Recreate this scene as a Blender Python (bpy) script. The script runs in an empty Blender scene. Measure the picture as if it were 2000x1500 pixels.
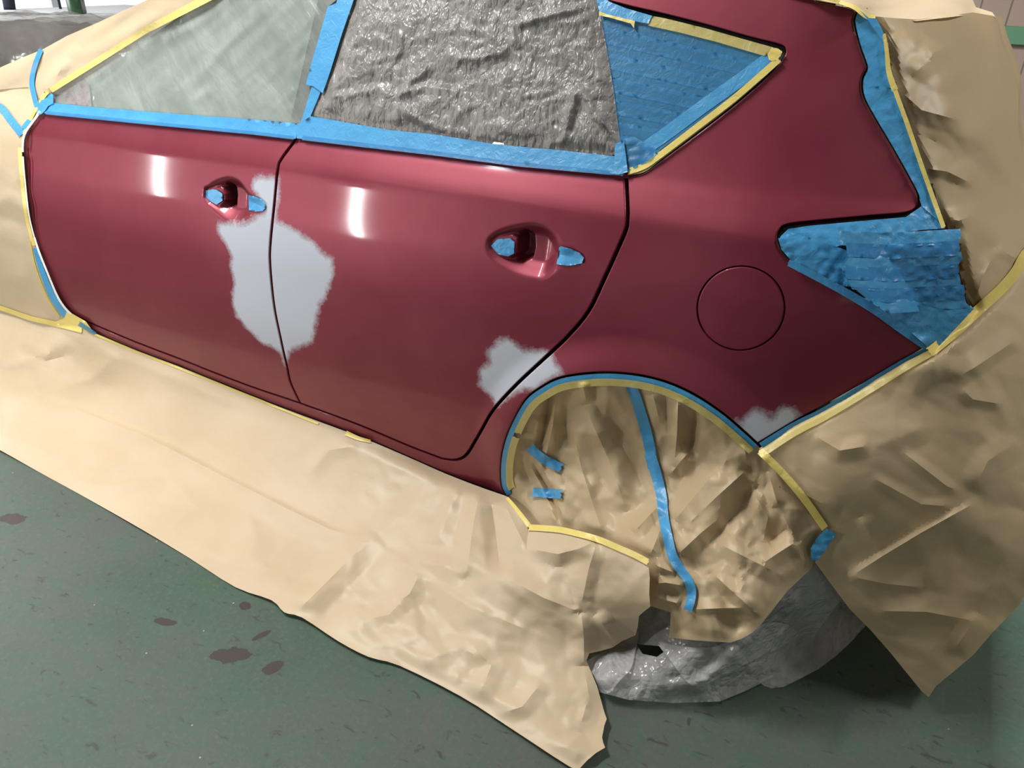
import bpy, math, numpy as np
from mathutils import Matrix, Vector
from mathutils.geometry import delaunay_2d_cdt
rng = np.random.RandomState(7)
scene = bpy.context.scene
COL = scene.collection

# ------------------------------------------------------------------ camera, world, exposure, lights
CAM = np.array([3.0407, -1.4879, 1.4919]); FPX = 1504.19
ROT = np.array([[0.88033, 0.47379, 0.02315], [0.24791, -0.41728, -0.87431], [-0.40458, 0.77543, -0.48481]])
ROT[2] /= np.linalg.norm(ROT[2]); ROT[0] -= ROT[2] * (ROT[0] @ ROT[2]); ROT[0] /= np.linalg.norm(ROT[0]); ROT[1] = np.cross(ROT[2], ROT[0])
cam = bpy.data.cameras.new('camera'); cam.sensor_fit = 'HORIZONTAL'; cam.sensor_width = 36; cam.lens = FPX * 36 / 2000
cam.clip_start = .05
co = bpy.data.objects.new('camera', cam); COL.objects.link(co)
M = Matrix(((ROT[0][0], -ROT[1][0], -ROT[2][0], CAM[0]), (ROT[0][1], -ROT[1][1], -ROT[2][1], CAM[1]), (ROT[0][2], -ROT[1][2], -ROT[2][2], CAM[2]), (0, 0, 0, 1)))
co.matrix_world = M
scene.camera = co
w = bpy.data.worlds.new('world'); scene.world = w; w.use_nodes = True
w.node_tree.nodes['Background'].inputs[0].default_value = (.75, .85, 1, 1)
w.node_tree.nodes['Background'].inputs[1].default_value = .25
vs = scene.view_settings; vs.view_transform = 'Standard'; vs.look = 'None'; vs.gamma = 1; vs.use_curve_mapping = False; vs.exposure = 0.05

def area(name, loc, direction, sx, sy, power, col=(1, 1, 1)):
    l = bpy.data.lights.new(name, 'AREA'); l.shape = 'RECTANGLE'; l.size = sx; l.size_y = sy; l.energy = power; l.color = col
    o = bpy.data.objects.new(name, l); COL.objects.link(o); o.location = loc
    o.rotation_euler = Vector(direction).to_track_quat('-Z', 'Y').to_euler()
    return o
area('daylight_from_shutter', (-5.3, 1.3, 1.5), (1, -.05, -.1), 2.6, 2.2, 190, (.97, .98, 1))
area('fill_from_near_side', (6.2, -3.6, 1.9), (-.62, .75, -.15), 2.4, 1.4, 10, (1, .95, .88))  # added soft fill for the rear papers; no opening on that side

# tube lamps: x, y, z, direction, length, along, power, label
LAMPS = [(.65, -.62, 3.4, (0, 0, -1), 1.1, (0, 1, 0), 115, 'ceiling tube lamp over the side of the doors', 'ceiling_lamp', (1, .97, .93), .12),
         (-1.6, -.62, 3.4, (0, 0, -1), 1.1, (0, 1, 0), 12, 'ceiling tube lamp over the bonnet side', 'ceiling_lamp', (1, .97, .93), .12),
         (1.6, 2.4, 3.1, (0, 0, -1), 1.2, (0, 1, 0), 230, 'ceiling tube lamp beyond the roof of the car', 'ceiling_lamp', (1, .97, .93), .12),
         (4.7, .6, 3.3, (-.3, 0, -1), 1.2, (0, 1, 0), 42, 'ceiling tube lamp behind the tail of the car', 'ceiling_lamp', (1, .96, .9), .12),
         (-.95, -1.60, 1.09, (.6, .8, -.05), .5, (-.13, .10, 1), 10, 'upright tube lamp on the near side ahead of the front door', 'standing_lamp', (1, .97, .95), .014),
         (.415, -1.76, .96, (.45, .9, -.05), .55, (-.13, .04, 1), 17, 'upright tube lamp on the near side facing the doors', 'standing_lamp', (1, .97, .95), .014)]

# ------------------------------------------------------------------ geometry of the view rays and of the car's side
def ray(q):
    q = np.atleast_2d(np.array(q, float)); return np.stack([(q[:, 0] - 1000) / FPX, (q[:, 1] - 750) / FPX, np.ones(len(q))], 1) @ ROT
def proj(X):
    c = (np.atleast_2d(X) - CAM) @ ROT.T
    return np.stack([1000 + FPX * c[:, 0] / c[:, 2], 750 + FPX * c[:, 1] / c[:, 2]], 1)
SK = np.array([-1.0, -.92, -.82, -.76, -.65, -.5, -.35, -.22, -.12, -.084, -.070, -.03, 0, .2, .36, .45])
SY = np.array([.07, .05, .026, .010, -.010, -.020, -.016, -.002, .021, .0298, .0372, .0655, .088, .185, .262, .33])
def pchip(xk, yk, x):
    h = np.diff(xk); d = np.diff(yk) / h; m = np.zeros_like(yk)
    m[1:-1] = np.where(d[:-1] * d[1:] > 0, 2 * d[:-1] * d[1:] / (d[:-1] + d[1:] + 1e-12), 0); m[0] = d[0]; m[-1] = d[-1]
    i = np.clip(np.searchsorted(xk, x) - 1, 0, len(xk) - 2); t = np.clip((x - xk[i]) / h[i], -2, 3)
    return yk[i] * (1 + 2 * t) * (1 - t) ** 2 + h[i] * m[i] * t * (1 - t) ** 2 + yk[i + 1] * t * t * (3 - 2 * t) + h[i] * m[i + 1] * t * t * (t - 1)
def sstep(a, b, x):
    t = np.clip((x - a) / (b - a), 0, 1); return t * t * (3 - 2 * t)
AX, AZ, AR = 2.618, .31, .371
def S(x, z):
    x = np.asarray(x, float); z = np.asarray(z, float)
    y = pchip(SK, SY, np.clip(z - (1.041 + .027 * (np.clip(x, -.6, 3.4) - .49)), -1.05, .5))
    u = np.clip(x - 2.72, 0, .55); y = y + .62 * u * u + .68 * np.maximum(0, x - 3.27) + .12 * np.clip(.35 - x, 0, .9) ** 2
    f = np.clip(1 - (np.hypot(x - AX, z - AZ) - AR) / .10, 0, 1)
    return y - .02 * f * f * (3 - 2 * f)
def depS(q, off=0.0):
    """depth along the viewing axis at which the ray of q meets the car's side, off metres in front of it"""
    r = ray(q); t = np.full(len(r), 1.5)
    for _ in range(45):
        t = t + .75 * (S(CAM[0] + r[:, 0] * t, CAM[2] + r[:, 2] * t) - off - (CAM[1] + r[:, 1] * t)) / r[:, 1]
    return t
def hit(q, off=0.0):
    return CAM + ray(q) * depS(q, off)[:, None]
def xz(q):
    P = hit(q); return P[:, [0, 2]]

# ------------------------------------------------------------------ 2-D helpers
def crv(pts, n=6, closed=False):
    P = np.array(pts, float); m = len(P); out = []
    for i in range(m if closed else m - 1):
        if closed: a, b, c, d = P[(i - 1) % m], P[i], P[(i + 1) % m], P[(i + 2) % m]
        else: a, b, c, d = P[max(i - 1, 0)], P[i], P[i + 1], P[min(i + 2, m - 1)]
        for k in range(n):
            t = k / n
            out.append(.5 * (2 * b + (c - a) * t + (2 * a - 5 * b + 4 * c - d) * t * t + (3 * b - a - 3 * c + d) * t ** 3))
    if not closed: out.append(P[-1])
    return np.array(out)
def cat(*segs):
    out = []
    for s in segs:
        for p in np.atleast_2d(np.array(s, float)):
            if not out or np.hypot(*(p - out[-1])) > 1e-6: out.append(p)
    if np.hypot(*(out[0] - out[-1])) < 1e-6: out.pop()
    return np.array(out)
def dens(poly, step, closed=True):
    P = np.array(poly, float); out = []; n = len(P)
    for i in range(n if closed else n - 1):
        a, b = P[i], P[(i + 1) % n]; k = max(1, int(math.ceil(np.hypot(*(b - a)) / step)))
        for j in range(k): out.append(a + (b - a) * j / k)
    if not closed: out.append(P[-1])
    return np.array(out)
def area2(P): return .5 * np.sum(P[:, 0] * np.roll(P[:, 1], -1) - np.roll(P[:, 0], -1) * P[:, 1])
def inset(P, d):
    s = 1 if area2(P) > 0 else -1
    e = np.roll(P, -1, 0) - P; e /= np.maximum(np.hypot(e[:, 0], e[:, 1]), 1e-9)[:, None]
    n = np.stack([-e[:, 1], e[:, 0]], 1) * s; m = n + np.roll(n, 1, 0)
    m /= np.maximum((m * m).sum(1) / 2, .35)[:, None]
    return P + m * d
def inside(P, q):
    x, y = q[:, 0], q[:, 1]; r = np.zeros(len(q), bool); n = len(P)
    for i in range(n):
        (x1, y1), (x2, y2) = P[i], P[(i + 1) % n]
        if y1 == y2: continue
        c = ((y1 > y) != (y2 > y)) & (x < (x2 - x1) * (y - y1) / (y2 - y1) + x1); r ^= c
    return r
def edist(P, q, closed=True):
    d = np.full(len(q), 1e9); n = len(P)
    for i in range(n if closed else n - 1):
        a, b = P[i], P[(i + 1) % n]; ab = b - a
        t = np.clip(((q - a) @ ab) / max(ab @ ab, 1e-12), 0, 1); d = np.minimum(d, np.hypot(*(q - a - t[:, None] * ab).T))
    return d
def sdist(P, q):
    return np.where(inside(P, q), 1, -1) * edist(P, q)
_T = np.random.RandomState(3).rand(64, 256, 256)
def vnoise(x, y, k=0):
    T = _T[k % 64]; xi = np.floor(x).astype(int); yi = np.floor(y).astype(int); fx = x - xi; fy = y - yi
    fx = fx * fx * (3 - 2 * fx); fy = fy * fy * (3 - 2 * fy); xi &= 255; yi &= 255; x1 = (xi + 1) & 255; y1 = (yi + 1) & 255
    return (T[xi, yi] * (1 - fx) + T[x1, yi] * fx) * (1 - fy) + (T[xi, y1] * (1 - fx) + T[x1, y1] * fx) * fy
def crumple(x, y, k=0):
    """facets with sharp ridges between them, about 0..1"""
    xi = np.floor(x).astype(int); yi = np.floor(y).astype(int); f1 = np.full(x.shape, 9.); f2 = f1.copy()
    for i in (-1, 0, 1):
        for j in (-1, 0, 1):
            a, b = (xi + i) & 255, (yi + j) & 255
            d = np.hypot(xi + i + _T[k % 64][a, b] - x, yi + j + _T[(k + 1) % 64][a, b] - y)
            f2 = np.where(d < f1, f1, np.minimum(f2, d)); f1 = np.minimum(f1, d)
    return np.minimum(f2 - f1, .9)
def tri(x, y, k=0):
    """random heights on a triangular lattice joined by flat triangles"""
    T = _T[k % 64]; a = (x + y) * .36603; x = x + a; y = y + a; i = np.floor(x).astype(int); j = np.floor(y).astype(int); u = x - i; v = y - j
    i &= 255; j &= 255; i1 = (i + 1) & 255; j1 = (j + 1) & 255
    return np.where(u > v, T[i, j] * (1 - u) + T[i1, j] * (u - v) + T[i1, j1] * v, T[i, j] * (1 - v) + T[i, j1] * (v - u) + T[i1, j1] * u)
def facet(x, y, k=0):
    """flat facets of crumpled paper meeting in sharp creases, 0..1"""
    a = 1.5 * (tri(x * .5, y * .5, k + 11) - .5); b = 1.5 * (tri(x * .5 + 9.3, y * .5, k + 17) - .5)
    return tri(x + a, y + b, k)
def rot2(q, deg):
    a = math.radians(deg); return q[:, 0] * math.cos(a) + q[:, 1] * math.sin(a), -q[:, 0] * math.sin(a) + q[:, 1] * math.cos(a)
def fold(q, pts, amp, wd, wd2=None):
    """a sharp ridge (amp > 0) or valley along a polyline, tapering to its ends; wd, wd2 its widths on either side"""
    P = np.array(pts, float); L = np.r_[0, np.cumsum(np.hypot(*np.diff(P, axis=0).T))]; best = np.full(len(q), 1e9); s = np.zeros(len(q)); sg = np.zeros(len(q))
    for i in range(len(P) - 1):
        a, b = P[i], P[i + 1]; ab = b - a; t = np.clip(((q - a) @ ab) / (ab @ ab), 0, 1); v = q - a - t[:, None] * ab; d = np.hypot(*v.T)
        m = d < best; best = np.where(m, d, best); s = np.where(m, (L[i] + t * (L[i + 1] - L[i])) / L[-1], s); sg = np.where(m, ab[0] * v[:, 1] - ab[1] * v[:, 0], sg)
    ww = np.where(sg > 0, wd, wd if wd2 is None else wd2)
    return amp * np.clip(1 - best / ww, 0, 1) ** 1.1 * (1 - np.abs(2 * s - 1) ** 4)

# ------------------------------------------------------------------ objects
def new_obj(name, verts, faces, mat, parent=None, normals=None, smooth=True, origin=None, attrs=None):
    V = np.array(verts, float)
    if parent is None and origin is None: origin = np.array([V[:, 0].mean(), V[:, 1].mean(), V[:, 2].min()])
    if origin is not None: V = V - np.array(origin)
    me = bpy.data.meshes.new(name); me.from_pydata(V.tolist(), [], [list(map(int, f)) for f in faces]); me.update()
    if smooth: me.polygons.foreach_set('use_smooth', [True] * len(me.polygons))
    for k, a in (attrs or {}).items():
        at = me.attributes.new(k, 'FLOAT', 'POINT'); at.data.foreach_set('value', np.array(a, 'f'))
    if normals is not None: me.normals_split_custom_set_from_vertices(np.array(normals).tolist())
    if mat: me.materials.append(mat)
    o = bpy.data.objects.new(name, me); COL.objects.link(o)
    if origin is not None: o.location = origin
    if parent: o.parent = parent
    return o
def tag(o, label=None, cat=None, group=None, kind=None):
    if label: o['label'] = label
    if cat: o['category'] = cat
    if group: o['group'] = group
    if kind: o['kind'] = kind
    return o
def empty(name, loc, label, cat, group=None):
    o = bpy.data.objects.new(name, None); COL.objects.link(o); o.location = loc; o.empty_display_size = .1
    return tag(o, label, cat, group)
def box(name, lo, hi, mat, parent=None, bevel=0):
    x0, y0, z0 = lo; x1, y1, z1 = hi
    v = [(x0, y0, z0), (x1, y0, z0), (x1, y1, z0), (x0, y1, z0), (x0, y0, z1), (x1, y0, z1), (x1, y1, z1), (x0, y1, z1)]
    f = [(0, 3, 2, 1), (4, 5, 6, 7), (0, 1, 5, 4), (1, 2, 6, 5), (2, 3, 7, 6), (3, 0, 4, 7)]
    o = new_obj(name, v, f, mat, parent, smooth=False)
    if bevel:
        m = o.modifiers.new('bevel', 'BEVEL'); m.width = bevel; m.segments = 2
    return o
def lathe(prof, n=32, axis='z', at=(0, 0, 0)):
    V = []; F = []
    for i in range(n):
        a = 2 * math.pi * i / n
        for r, h in prof:
            p = (r * math.cos(a), r * math.sin(a), h) if axis == 'z' else (r * math.cos(a), h, r * math.sin(a))
            V.append([p[j] + at[j] for j in range(3)])
    k = len(prof)
    for i in range(n):
        for j in range(k - 1):
            F.append((i * k + j, ((i + 1) % n) * k + j, ((i + 1) % n) * k + j + 1, i * k + j + 1))
    return V, F
def mesh2d(outer, holes, step, fine=None, margin=.45, lines=()):
    """triangles over a polygon with holes: boundary points first, then a hexagonal grid"""
    loops = [outer] + list(holes); pts = np.concatenate(loops); edges = []; k = 0
    for L in loops:
        n = len(L); edges += [(k + i, k + (i + 1) % n) for i in range(n)]; k += n
    def grid(lo, hi, st):
        nx = int((hi[0] - lo[0]) / st) + 2; ny = int((hi[1] - lo[1]) / (st * .866)) + 2
        X, Y = np.meshgrid(np.arange(nx), np.arange(ny)); return np.stack([(lo[0] + (X + .5 * (Y % 2)) * st).ravel(), (lo[1] + Y * st * .866).ravel()], 1)
    g = grid(outer.min(0), outer.max(0), step)
    if fine:
        for (lo, hi, st) in fine:
            g = g[~((g > np.array(lo) - step * .5) & (g < np.array(hi) + step * .5)).all(1)]
            g = np.concatenate([g, grid(np.array(lo), np.array(hi), st)])
    m = inside(outer, g)
    for h in holes: m &= ~inside(h, g)
    g = g[m]; g = g[edist(outer, g) > margin * step * (.5 if fine else 1)]
    for h in holes: g = g[edist(h, g) > margin * (fine[0][2] if fine else step)]
    for L in lines:
        L = dens(np.array(L, float), step, False); L = L[inside(outer, L)]; L = L[edist(outer, L) > step * .6] if len(L) else L
        if len(L) < 2: continue
        g = g[edist(L, g, False) > .5 * step]; k = len(pts); pts = np.concatenate([pts, L]); edges += [(k + i, k + i + 1) for i in range(len(L) - 1)]
    A = np.concatenate([pts, g]); sc = 1.0 / np.abs(A).max()
    v, _, f, _, _, _ = delaunay_2d_cdt([Vector(p * sc) for p in A], edges, [], 0, 1e-9)
    v = np.array([tuple(p) for p in v]) / sc
    f = np.array([t for t in f if len(t) == 3]); c = v[f].mean(1); m = inside(outer, c)
    for h in holes: m &= ~inside(h, c)
    return v, f[m]
def flip(verts, faces):
    """turn every face towards the camera"""
    V = np.array(verts); F = np.array(faces); a, b, c = V[F[:, 0]], V[F[:, 1]], V[F[:, 2]]
    n = np.cross(b - a, c - a); m = ((CAM - a) * n).sum(1) < 0
    F[m] = F[m][:, ::-1]; return F

# ------------------------------------------------------------------ materials
def mat(name, **kw):
    m = bpy.data.materials.new(name); m.use_nodes = True; b = m.node_tree.nodes['Principled BSDF']
    for k, v in kw.items():
        i = b.inputs[k.replace('_', ' ')]; i.default_value = (*v, 1) if isinstance(v, tuple) else v
    return m, m.node_tree, b
def nd(t, kind, ins=None, **props):
    n = t.nodes.new(kind)
    for k, v in props.items(): setattr(n, k, v)
    for k, v in (ins or {}).items():
        if isinstance(v, bpy.types.NodeSocket): t.links.new(v, n.inputs[k])
        else: n.inputs[k].default_value = (*v, 1) if isinstance(v, tuple) and n.inputs[k].type == 'RGBA' else v
    return n
def math_(t, op, a, b=0.0, c=0.0, clamp=False):
    n = nd(t, 'ShaderNodeMath', {0: a, 1: b, 2: c}, operation=op); n.use_clamp = clamp; return n.outputs[0]
def noise(t, scale, detail=3, rough=.55, vec=None, dist=0.0, out=0):
    n = nd(t, 'ShaderNodeTexNoise', {'Scale': scale, 'Detail': detail, 'Roughness': rough, 'Distortion': dist})
    if vec is not None: t.links.new(vec, n.inputs['Vector'])
    return n.outputs[out]
def ramp(t, fac, stops):
    n = nd(t, 'ShaderNodeValToRGB', {0: fac}); e = n.color_ramp.elements
    while len(e) < len(stops): e.new(.5)
    for i, (p, c) in enumerate(stops):
        e[i].position = p; e[i].color = (*c, 1) if isinstance(c, tuple) else (c, c, c, 1)
    return n.outputs[0]
def mix(t, fac, a, b):
    n = nd(t, 'ShaderNodeMix', data_type='RGBA'); n.clamp_factor = True
    for i, v in ((0, fac), (6, a), (7, b)):
        if isinstance(v, bpy.types.NodeSocket): t.links.new(v, n.inputs[i])
        else: n.inputs[i].default_value = (*v, 1) if isinstance(v, tuple) else v
    return n.outputs[2]
def bump(t, b, h, strength, dist=.002, prev=None):
    n = nd(t, 'ShaderNodeBump', {'Height': h, 'Strength': strength, 'Distance': dist})
    if prev is not None: t.links.new(prev, n.inputs['Normal'])
    if b is not None: t.links.new(n.outputs[0], b.inputs['Normal'])
    return n.outputs[0]
def geo(t): return nd(t, 'ShaderNodeNewGeometry').outputs['Position']
def mapping(t, vec, scale=(1, 1, 1), rot=(0, 0, 0)):
    return nd(t, 'ShaderNodeMapping', {'Vector': vec, 'Scale': scale, 'Rotation': rot}).outputs[0]

def make_paint():
    m, t, b = mat('sanded_red_paint', Coat_Weight=.3, Coat_Roughness=.085, Metallic=.45)
    g = geo(t)
    haze = noise(t, 2.2, 5, .6, g)
    red = mix(t, ramp(t, haze, [(.42, 0.0), (.75, 1.0)]), (.215, .022, .045), (.265, .045, .070))
    pr = nd(t, 'ShaderNodeAttribute', attribute_name='primer').outputs['Fac']
    n1 = noise(t, 38, 4, .65, g); n2 = noise(t, 210, 3, .7, g)
    v = math_(t, 'ADD', pr, math_(t, 'MULTIPLY_ADD', n1, .030, -.016)); v = math_(t, 'ADD', v, math_(t, 'MULTIPLY_ADD', n2, .014, -.007))
    f = math_(t, 'MULTIPLY_ADD', v, 1 / .020, .45, True)
    t.links.new(mix(t, f, red, (.51, .545, .63)), b.inputs['Base Color'])
    t.links.new(math_(t, 'MULTIPLY', math_(t, 'SUBTRACT', 1.0, f), .45), b.inputs['Metallic'])
    t.links.new(math_(t, 'MULTIPLY', math_(t, 'SUBTRACT', 1.0, f), .3), b.inputs['Coat Weight'])
    rr = math_(t, 'MULTIPLY_ADD', haze, .14, .42); t.links.new(math_(t, 'MULTIPLY_ADD', f, .2, rr), b.inputs['Roughness'])
    return m
PAINT = make_paint()
BLACK, _, _ = mat('dark_inner_body', Base_Color=(.006, .006, .007), Roughness=.8)
RUBBER, _, _ = mat('tyre_rubber', Base_Color=(.012, .012, .012), Roughness=.85)
ALLOY, _, _ = mat('wheel_alloy', Base_Color=(.35, .35, .36), Metallic=.8, Roughness=.4)
GLASS, _, _ = mat('tinted_glass', Base_Color=(.035, .045, .042), Roughness=.06)
TRIM, _, _ = mat('black_pillar_trim', Base_Color=(.015, .013, .016), Roughness=.35)

def make_paper(name, base, dark):
    m, t, b = mat(name, Roughness=.42, Specular_IOR_Level=.35)
    g = geo(t); n = noise(t, 3.0, 4, .6, g)
    t.links.new(mix(t, ramp(t, n, [(.35, 0.0), (.7, 1.0)]), base, dark), b.inputs['Base Color'])
    cr = nd(t, 'ShaderNodeTexVoronoi', {'Scale': 24, 'Vector': mapping(t, g, (1, 1, 1))}, feature='DISTANCE_TO_EDGE').outputs['Distance']
    h1 = bump(t, None, ramp(t, cr, [(0, 0.0), (.35, 1.0)]), .09, .003)
    gr = noise(t, 60, 3, .6, mapping(t, g, (.16, 1.6, 1.6), (0, .5, .5)))
    h2 = bump(t, None, gr, .22, .0015, h1)
    bump(t, b, noise(t, 26, 3, .5, g), .05, .006, h2)
    # thin paper lets a little light through
    tl = nd(t, 'ShaderNodeBsdfTranslucent', {'Color': (.55, .38, .20)})
    mx = nd(t, 'ShaderNodeMixShader', {0: .12, 1: b.outputs[0], 2: tl.outputs[0]})
    t.links.new(mx.outputs[0], t.nodes['Material Output'].inputs[0])
    return m
PAPER = make_paper('masking_paper', (.655, .535, .375), (.60, .48, .32))
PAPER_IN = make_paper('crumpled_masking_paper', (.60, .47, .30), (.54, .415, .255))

def make_tape(name, col, col2, alpha, rough=.38):
    m, t, b = mat(name, Roughness=rough)
    g = geo(t); n = noise(t, 14, 4, .6, g); f = noise(t, 160, 2, .5, g)
    t.links.new(mix(t, ramp(t, n, [(.4, 0.0), (.65, 1.0)]), col, col2), b.inputs['Base Color'])
    h = bump(t, None, noise(t, 45, 3, .6, g, 1.2), .45, .003); bump(t, b, f, .10, .001, h)
    if alpha < 1:
        tr = nd(t, 'ShaderNodeBsdfTransparent', {0: (.55, .72, .85) if col[2] > col[0] else (.9, .85, .55)})
        mx = nd(t, 'ShaderNodeMixShader', {0: alpha, 1: tr.outputs[0], 2: b.outputs[0]})
        t.links.new(mx.outputs[0], t.nodes['Material Output'].inputs[0])
    return m
BLUE = make_tape('blue_masking_tape', (.068, .335, .64), (.055, .29, .58), 1.0)
BLUE_THIN = make_tape('thin_blue_masking_tape', (.075, .36, .70), (.06, .30, .62), .5)
BLUE_DEEP = make_tape('deep_blue_masking_tape', (.045, .28, .62), (.04, .25, .58), .85)
YELLOW = make_tape('yellow_masking_tape', (.80, .66, .20), (.74, .60, .17), 1.0)
YELLOW_THIN = make_tape('thin_yellow_masking_tape', (.72, .62, .24), (.66, .56, .2), .72)
WHITE, _, _ = mat('white_edge_line', Base_Color=(.85, .85, .82), Roughness=.5)  # plain white for the line along the front door's front edge

def make_film(name, col, alpha, scale, aniso, strength, milky=0.0, rough=.16, ang=0.0, crisp=False):
    m, t, b = mat(name, Base_Color=col, Roughness=rough, Specular_IOR_Level=.6)
    g = geo(t); mp = mapping(t, mapping(t, g, (1, 1, 1), (0, ang, 0)), aniso)
    n1 = noise(t, scale, 5, .62, mp, .4)
    if crisp:
        wv = nd(t, 'ShaderNodeVectorMath', {0: noise(t, scale * .5, 2, .5, mp, 0, 1), 1: (.05, .05, .05)}, operation='MULTIPLY').outputs[0]
        wv = nd(t, 'ShaderNodeVectorMath', {0: mp, 1: wv}, operation='ADD').outputs[0]
        v1 = nd(t, 'ShaderNodeTexVoronoi', {'Scale': scale * 1.4, 'Vector': wv}, feature='DISTANCE_TO_EDGE').outputs['Distance']
        v2 = nd(t, 'ShaderNodeTexVoronoi', {'Scale': scale * 4.2, 'Vector': wv}, feature='DISTANCE_TO_EDGE').outputs['Distance']
        h = bump(t, None, v1, strength, .012); bump(t, b, v2, strength * .8, .005, h)
    else:
        h = bump(t, None, n1, strength, .02); bump(t, b, noise(t, scale * 4, 3, .6, mp), strength * .5, .004, h)
    al = math_(t, 'MULTIPLY_ADD', ramp(t, n1, [(.35, 0.0), (.65, 1.0)]), milky, alpha, True)
    tr = nd(t, 'ShaderNodeBsdfTransparent', {0: (.93, .94, .93)})
    mx = nd(t, 'ShaderNodeMixShader', {0: al, 1: tr.outputs[0], 2: b.outputs[0]})
    t.links.new(mx.outputs[0], t.nodes['Material Output'].inputs[0])
    return m
FILM_A = make_film('milky_plastic_film', (.46, .52, .49), .24, 7, (.35, 1, 1.7), .4, .30, .34, -.7)
FILM_B = make_film('crumpled_plastic_film', (.40, .38, .365), .46, 21, (1.5, 1, .8), .58, .22, .34, .2, True)
FILM_C = make_film('wheel_plastic_film', (.60, .61, .62), .42, 14, (1, 1, 1), .8, .22, .2, 0, True)
FILM_D = make_film('draped_plastic_film', (.36, .34, .33), .26, 5, (1, 1, 1), .5, .2, .16, 0, True)
BRIGHT_GLASS, _, _ = mat('brightened_window_glass', Base_Color=(.20, .25, .225), Roughness=.12)  # light seen through the front window is put into the glass colour
DUSTY2, _, _ = mat('hazy_grey_window_glass', Base_Color=(.06, .065, .07), Roughness=.3)
LENS, _, _ = mat('red_tail_light_lens', Base_Color=(.03, .005, .006), Roughness=.1)

def make_floor():
    m, t, b = mat('green_painted_concrete', Roughness=.42, Specular_IOR_Level=.35)
    g = geo(t)
    n1 = noise(t, 1.1, 5, .62, g); n2 = noise(t, 9, 6, .68, g, .6); n3 = noise(t, 75, 4, .7, g)
    c = mix(t, ramp(t, n1, [(.38, 0.0), (.62, 1.0)]), (.044, .088, .060), (.086, .100, .090))
    c = mix(t, ramp(t, n2, [(.40, 0.0), (.70, .75)]), c, (.054, .112, .072))
    c = mix(t, ramp(t, n3, [(.50, 0.0), (.80, .6)]), c, (.12, .14, .115))
    dk = noise(t, 20, 3, .6, mapping(t, g, (1, 2.1, 1)), .8)
    c = mix(t, ramp(t, dk, [(.62, 0.0), (.70, .75)]), c, (.038, .040, .036))
    # flakes of paint worn down to brown concrete, each at its own place on the floor
    dist = noise(t, 26, 3, .6, g)
    tot = None
    for (x, y, rx, ry, ang) in FLAKES:
        mp = nd(t, 'ShaderNodeVectorMath', {0: g, 1: (x, y, 0)}, operation='SUBTRACT').outputs[0]
        mp = mapping(t, mp, (1, 1, 1), (0, 0, -ang)); mp = nd(t, 'ShaderNodeVectorMath', {0: mp, 1: (1 / rx, 1 / ry, 0)}, operation='MULTIPLY').outputs[0]
        L = nd(t, 'ShaderNodeVectorMath', {0: mp}, operation='LENGTH').outputs['Value']
        L = math_(t, 'MULTIPLY_ADD', dist, 1.6, math_(t, 'SUBTRACT', L, .8))
        f = math_(t, 'MULTIPLY_ADD', L, -14.0, 14.5, True)
        tot = f if tot is None else math_(t, 'MAXIMUM', tot, f)
    c = mix(t, tot, c, (.046, .036, .032))
    sp = nd(t, 'ShaderNodeTexVoronoi', {'Scale': 13, 'Vector': g, 'Randomness': 1.0}).outputs['Distance']
    c = mix(t, math_(t, 'MULTIPLY', math_(t, 'LESS_THAN', sp, .032), .8), c, (.34, .36, .32))
    t.links.new(c, b.inputs['Base Color'])
    t.links.new(math_(t, 'MULTIPLY_ADD', n2, .3, .38), b.inputs['Roughness'])
    h = bump(t, None, n3, .15, .002); h = bump(t, None, tot, -.6, .002, h); bump(t, b, n2, .25, .004, h)
    return m
def floor_at(q):
    r = ray([q])[0]; P = CAM + r * (-CAM[2] / r[2]); return P[0], P[1]
FLAKES = [(*floor_at((452, 1278)), .050, .022, .5), (*floor_at((533, 1303)), .026, .018, .9), (*floor_at((512, 1240)), .026, .008, 1.2),
          (*floor_at((478, 1184)), .018, .014, 0), (*floor_at((325, 1215)), .03, .012, .3), (*floor_at((25, 1013)), .045, .022, .3)]
FLOOR = make_floor()
def make_wall():
    m, t, b = mat('pink_beige_wall_board', Roughness=.7)
    g = geo(t); s = nd(t, 'ShaderNodeSeparateXYZ', {0: g}).outputs
    gr = math_(t, 'LESS_THAN', math_(t, 'ABSOLUTE', math_(t, 'SUBTRACT', math_(t, 'FRACT', math_(t, 'MULTIPLY', s[0], 5.0)), .5)), .03)
    c = mix(t, noise(t, 3, 3, .5, g), (.36, .27, .23), (.42, .31, .27)); c = mix(t, math_(t, 'MULTIPLY', gr, .8), c, (.14, .10, .09))
    t.links.new(c, b.inputs['Base Color']); return m
WALL = make_wall()
WHITEWALL, _, _ = mat('white_wall', Base_Color=(.75, .76, .78), Roughness=.7)
GREYWALL, _, _ = mat('grey_workshop_wall', Base_Color=(.30, .30, .29), Roughness=.8)
CEIL, _, _ = mat('pale_ceiling_board', Base_Color=(.5, .5, .48), Roughness=.8)
GREENBAND, _, _ = mat('green_paint_band', Base_Color=(.12, .28, .17), Roughness=.6)
def emit(name, col, s):
    m, t, b = mat(name, Base_Color=(.8, .8, .8)); b.inputs['Emission Color'].default_value = (*col, 1); b.inputs['Emission Strength'].default_value = s; return m
DAY = emit('daylit_frosted_pane', (.93, .95, 1.0), 1.4)
TUBE = emit('fluorescent_tube', (1, .98, .93), 8)
STEEL, _, _ = mat('white_lamp_housing', Base_Color=(.7, .7, .7), Roughness=.5)

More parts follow.
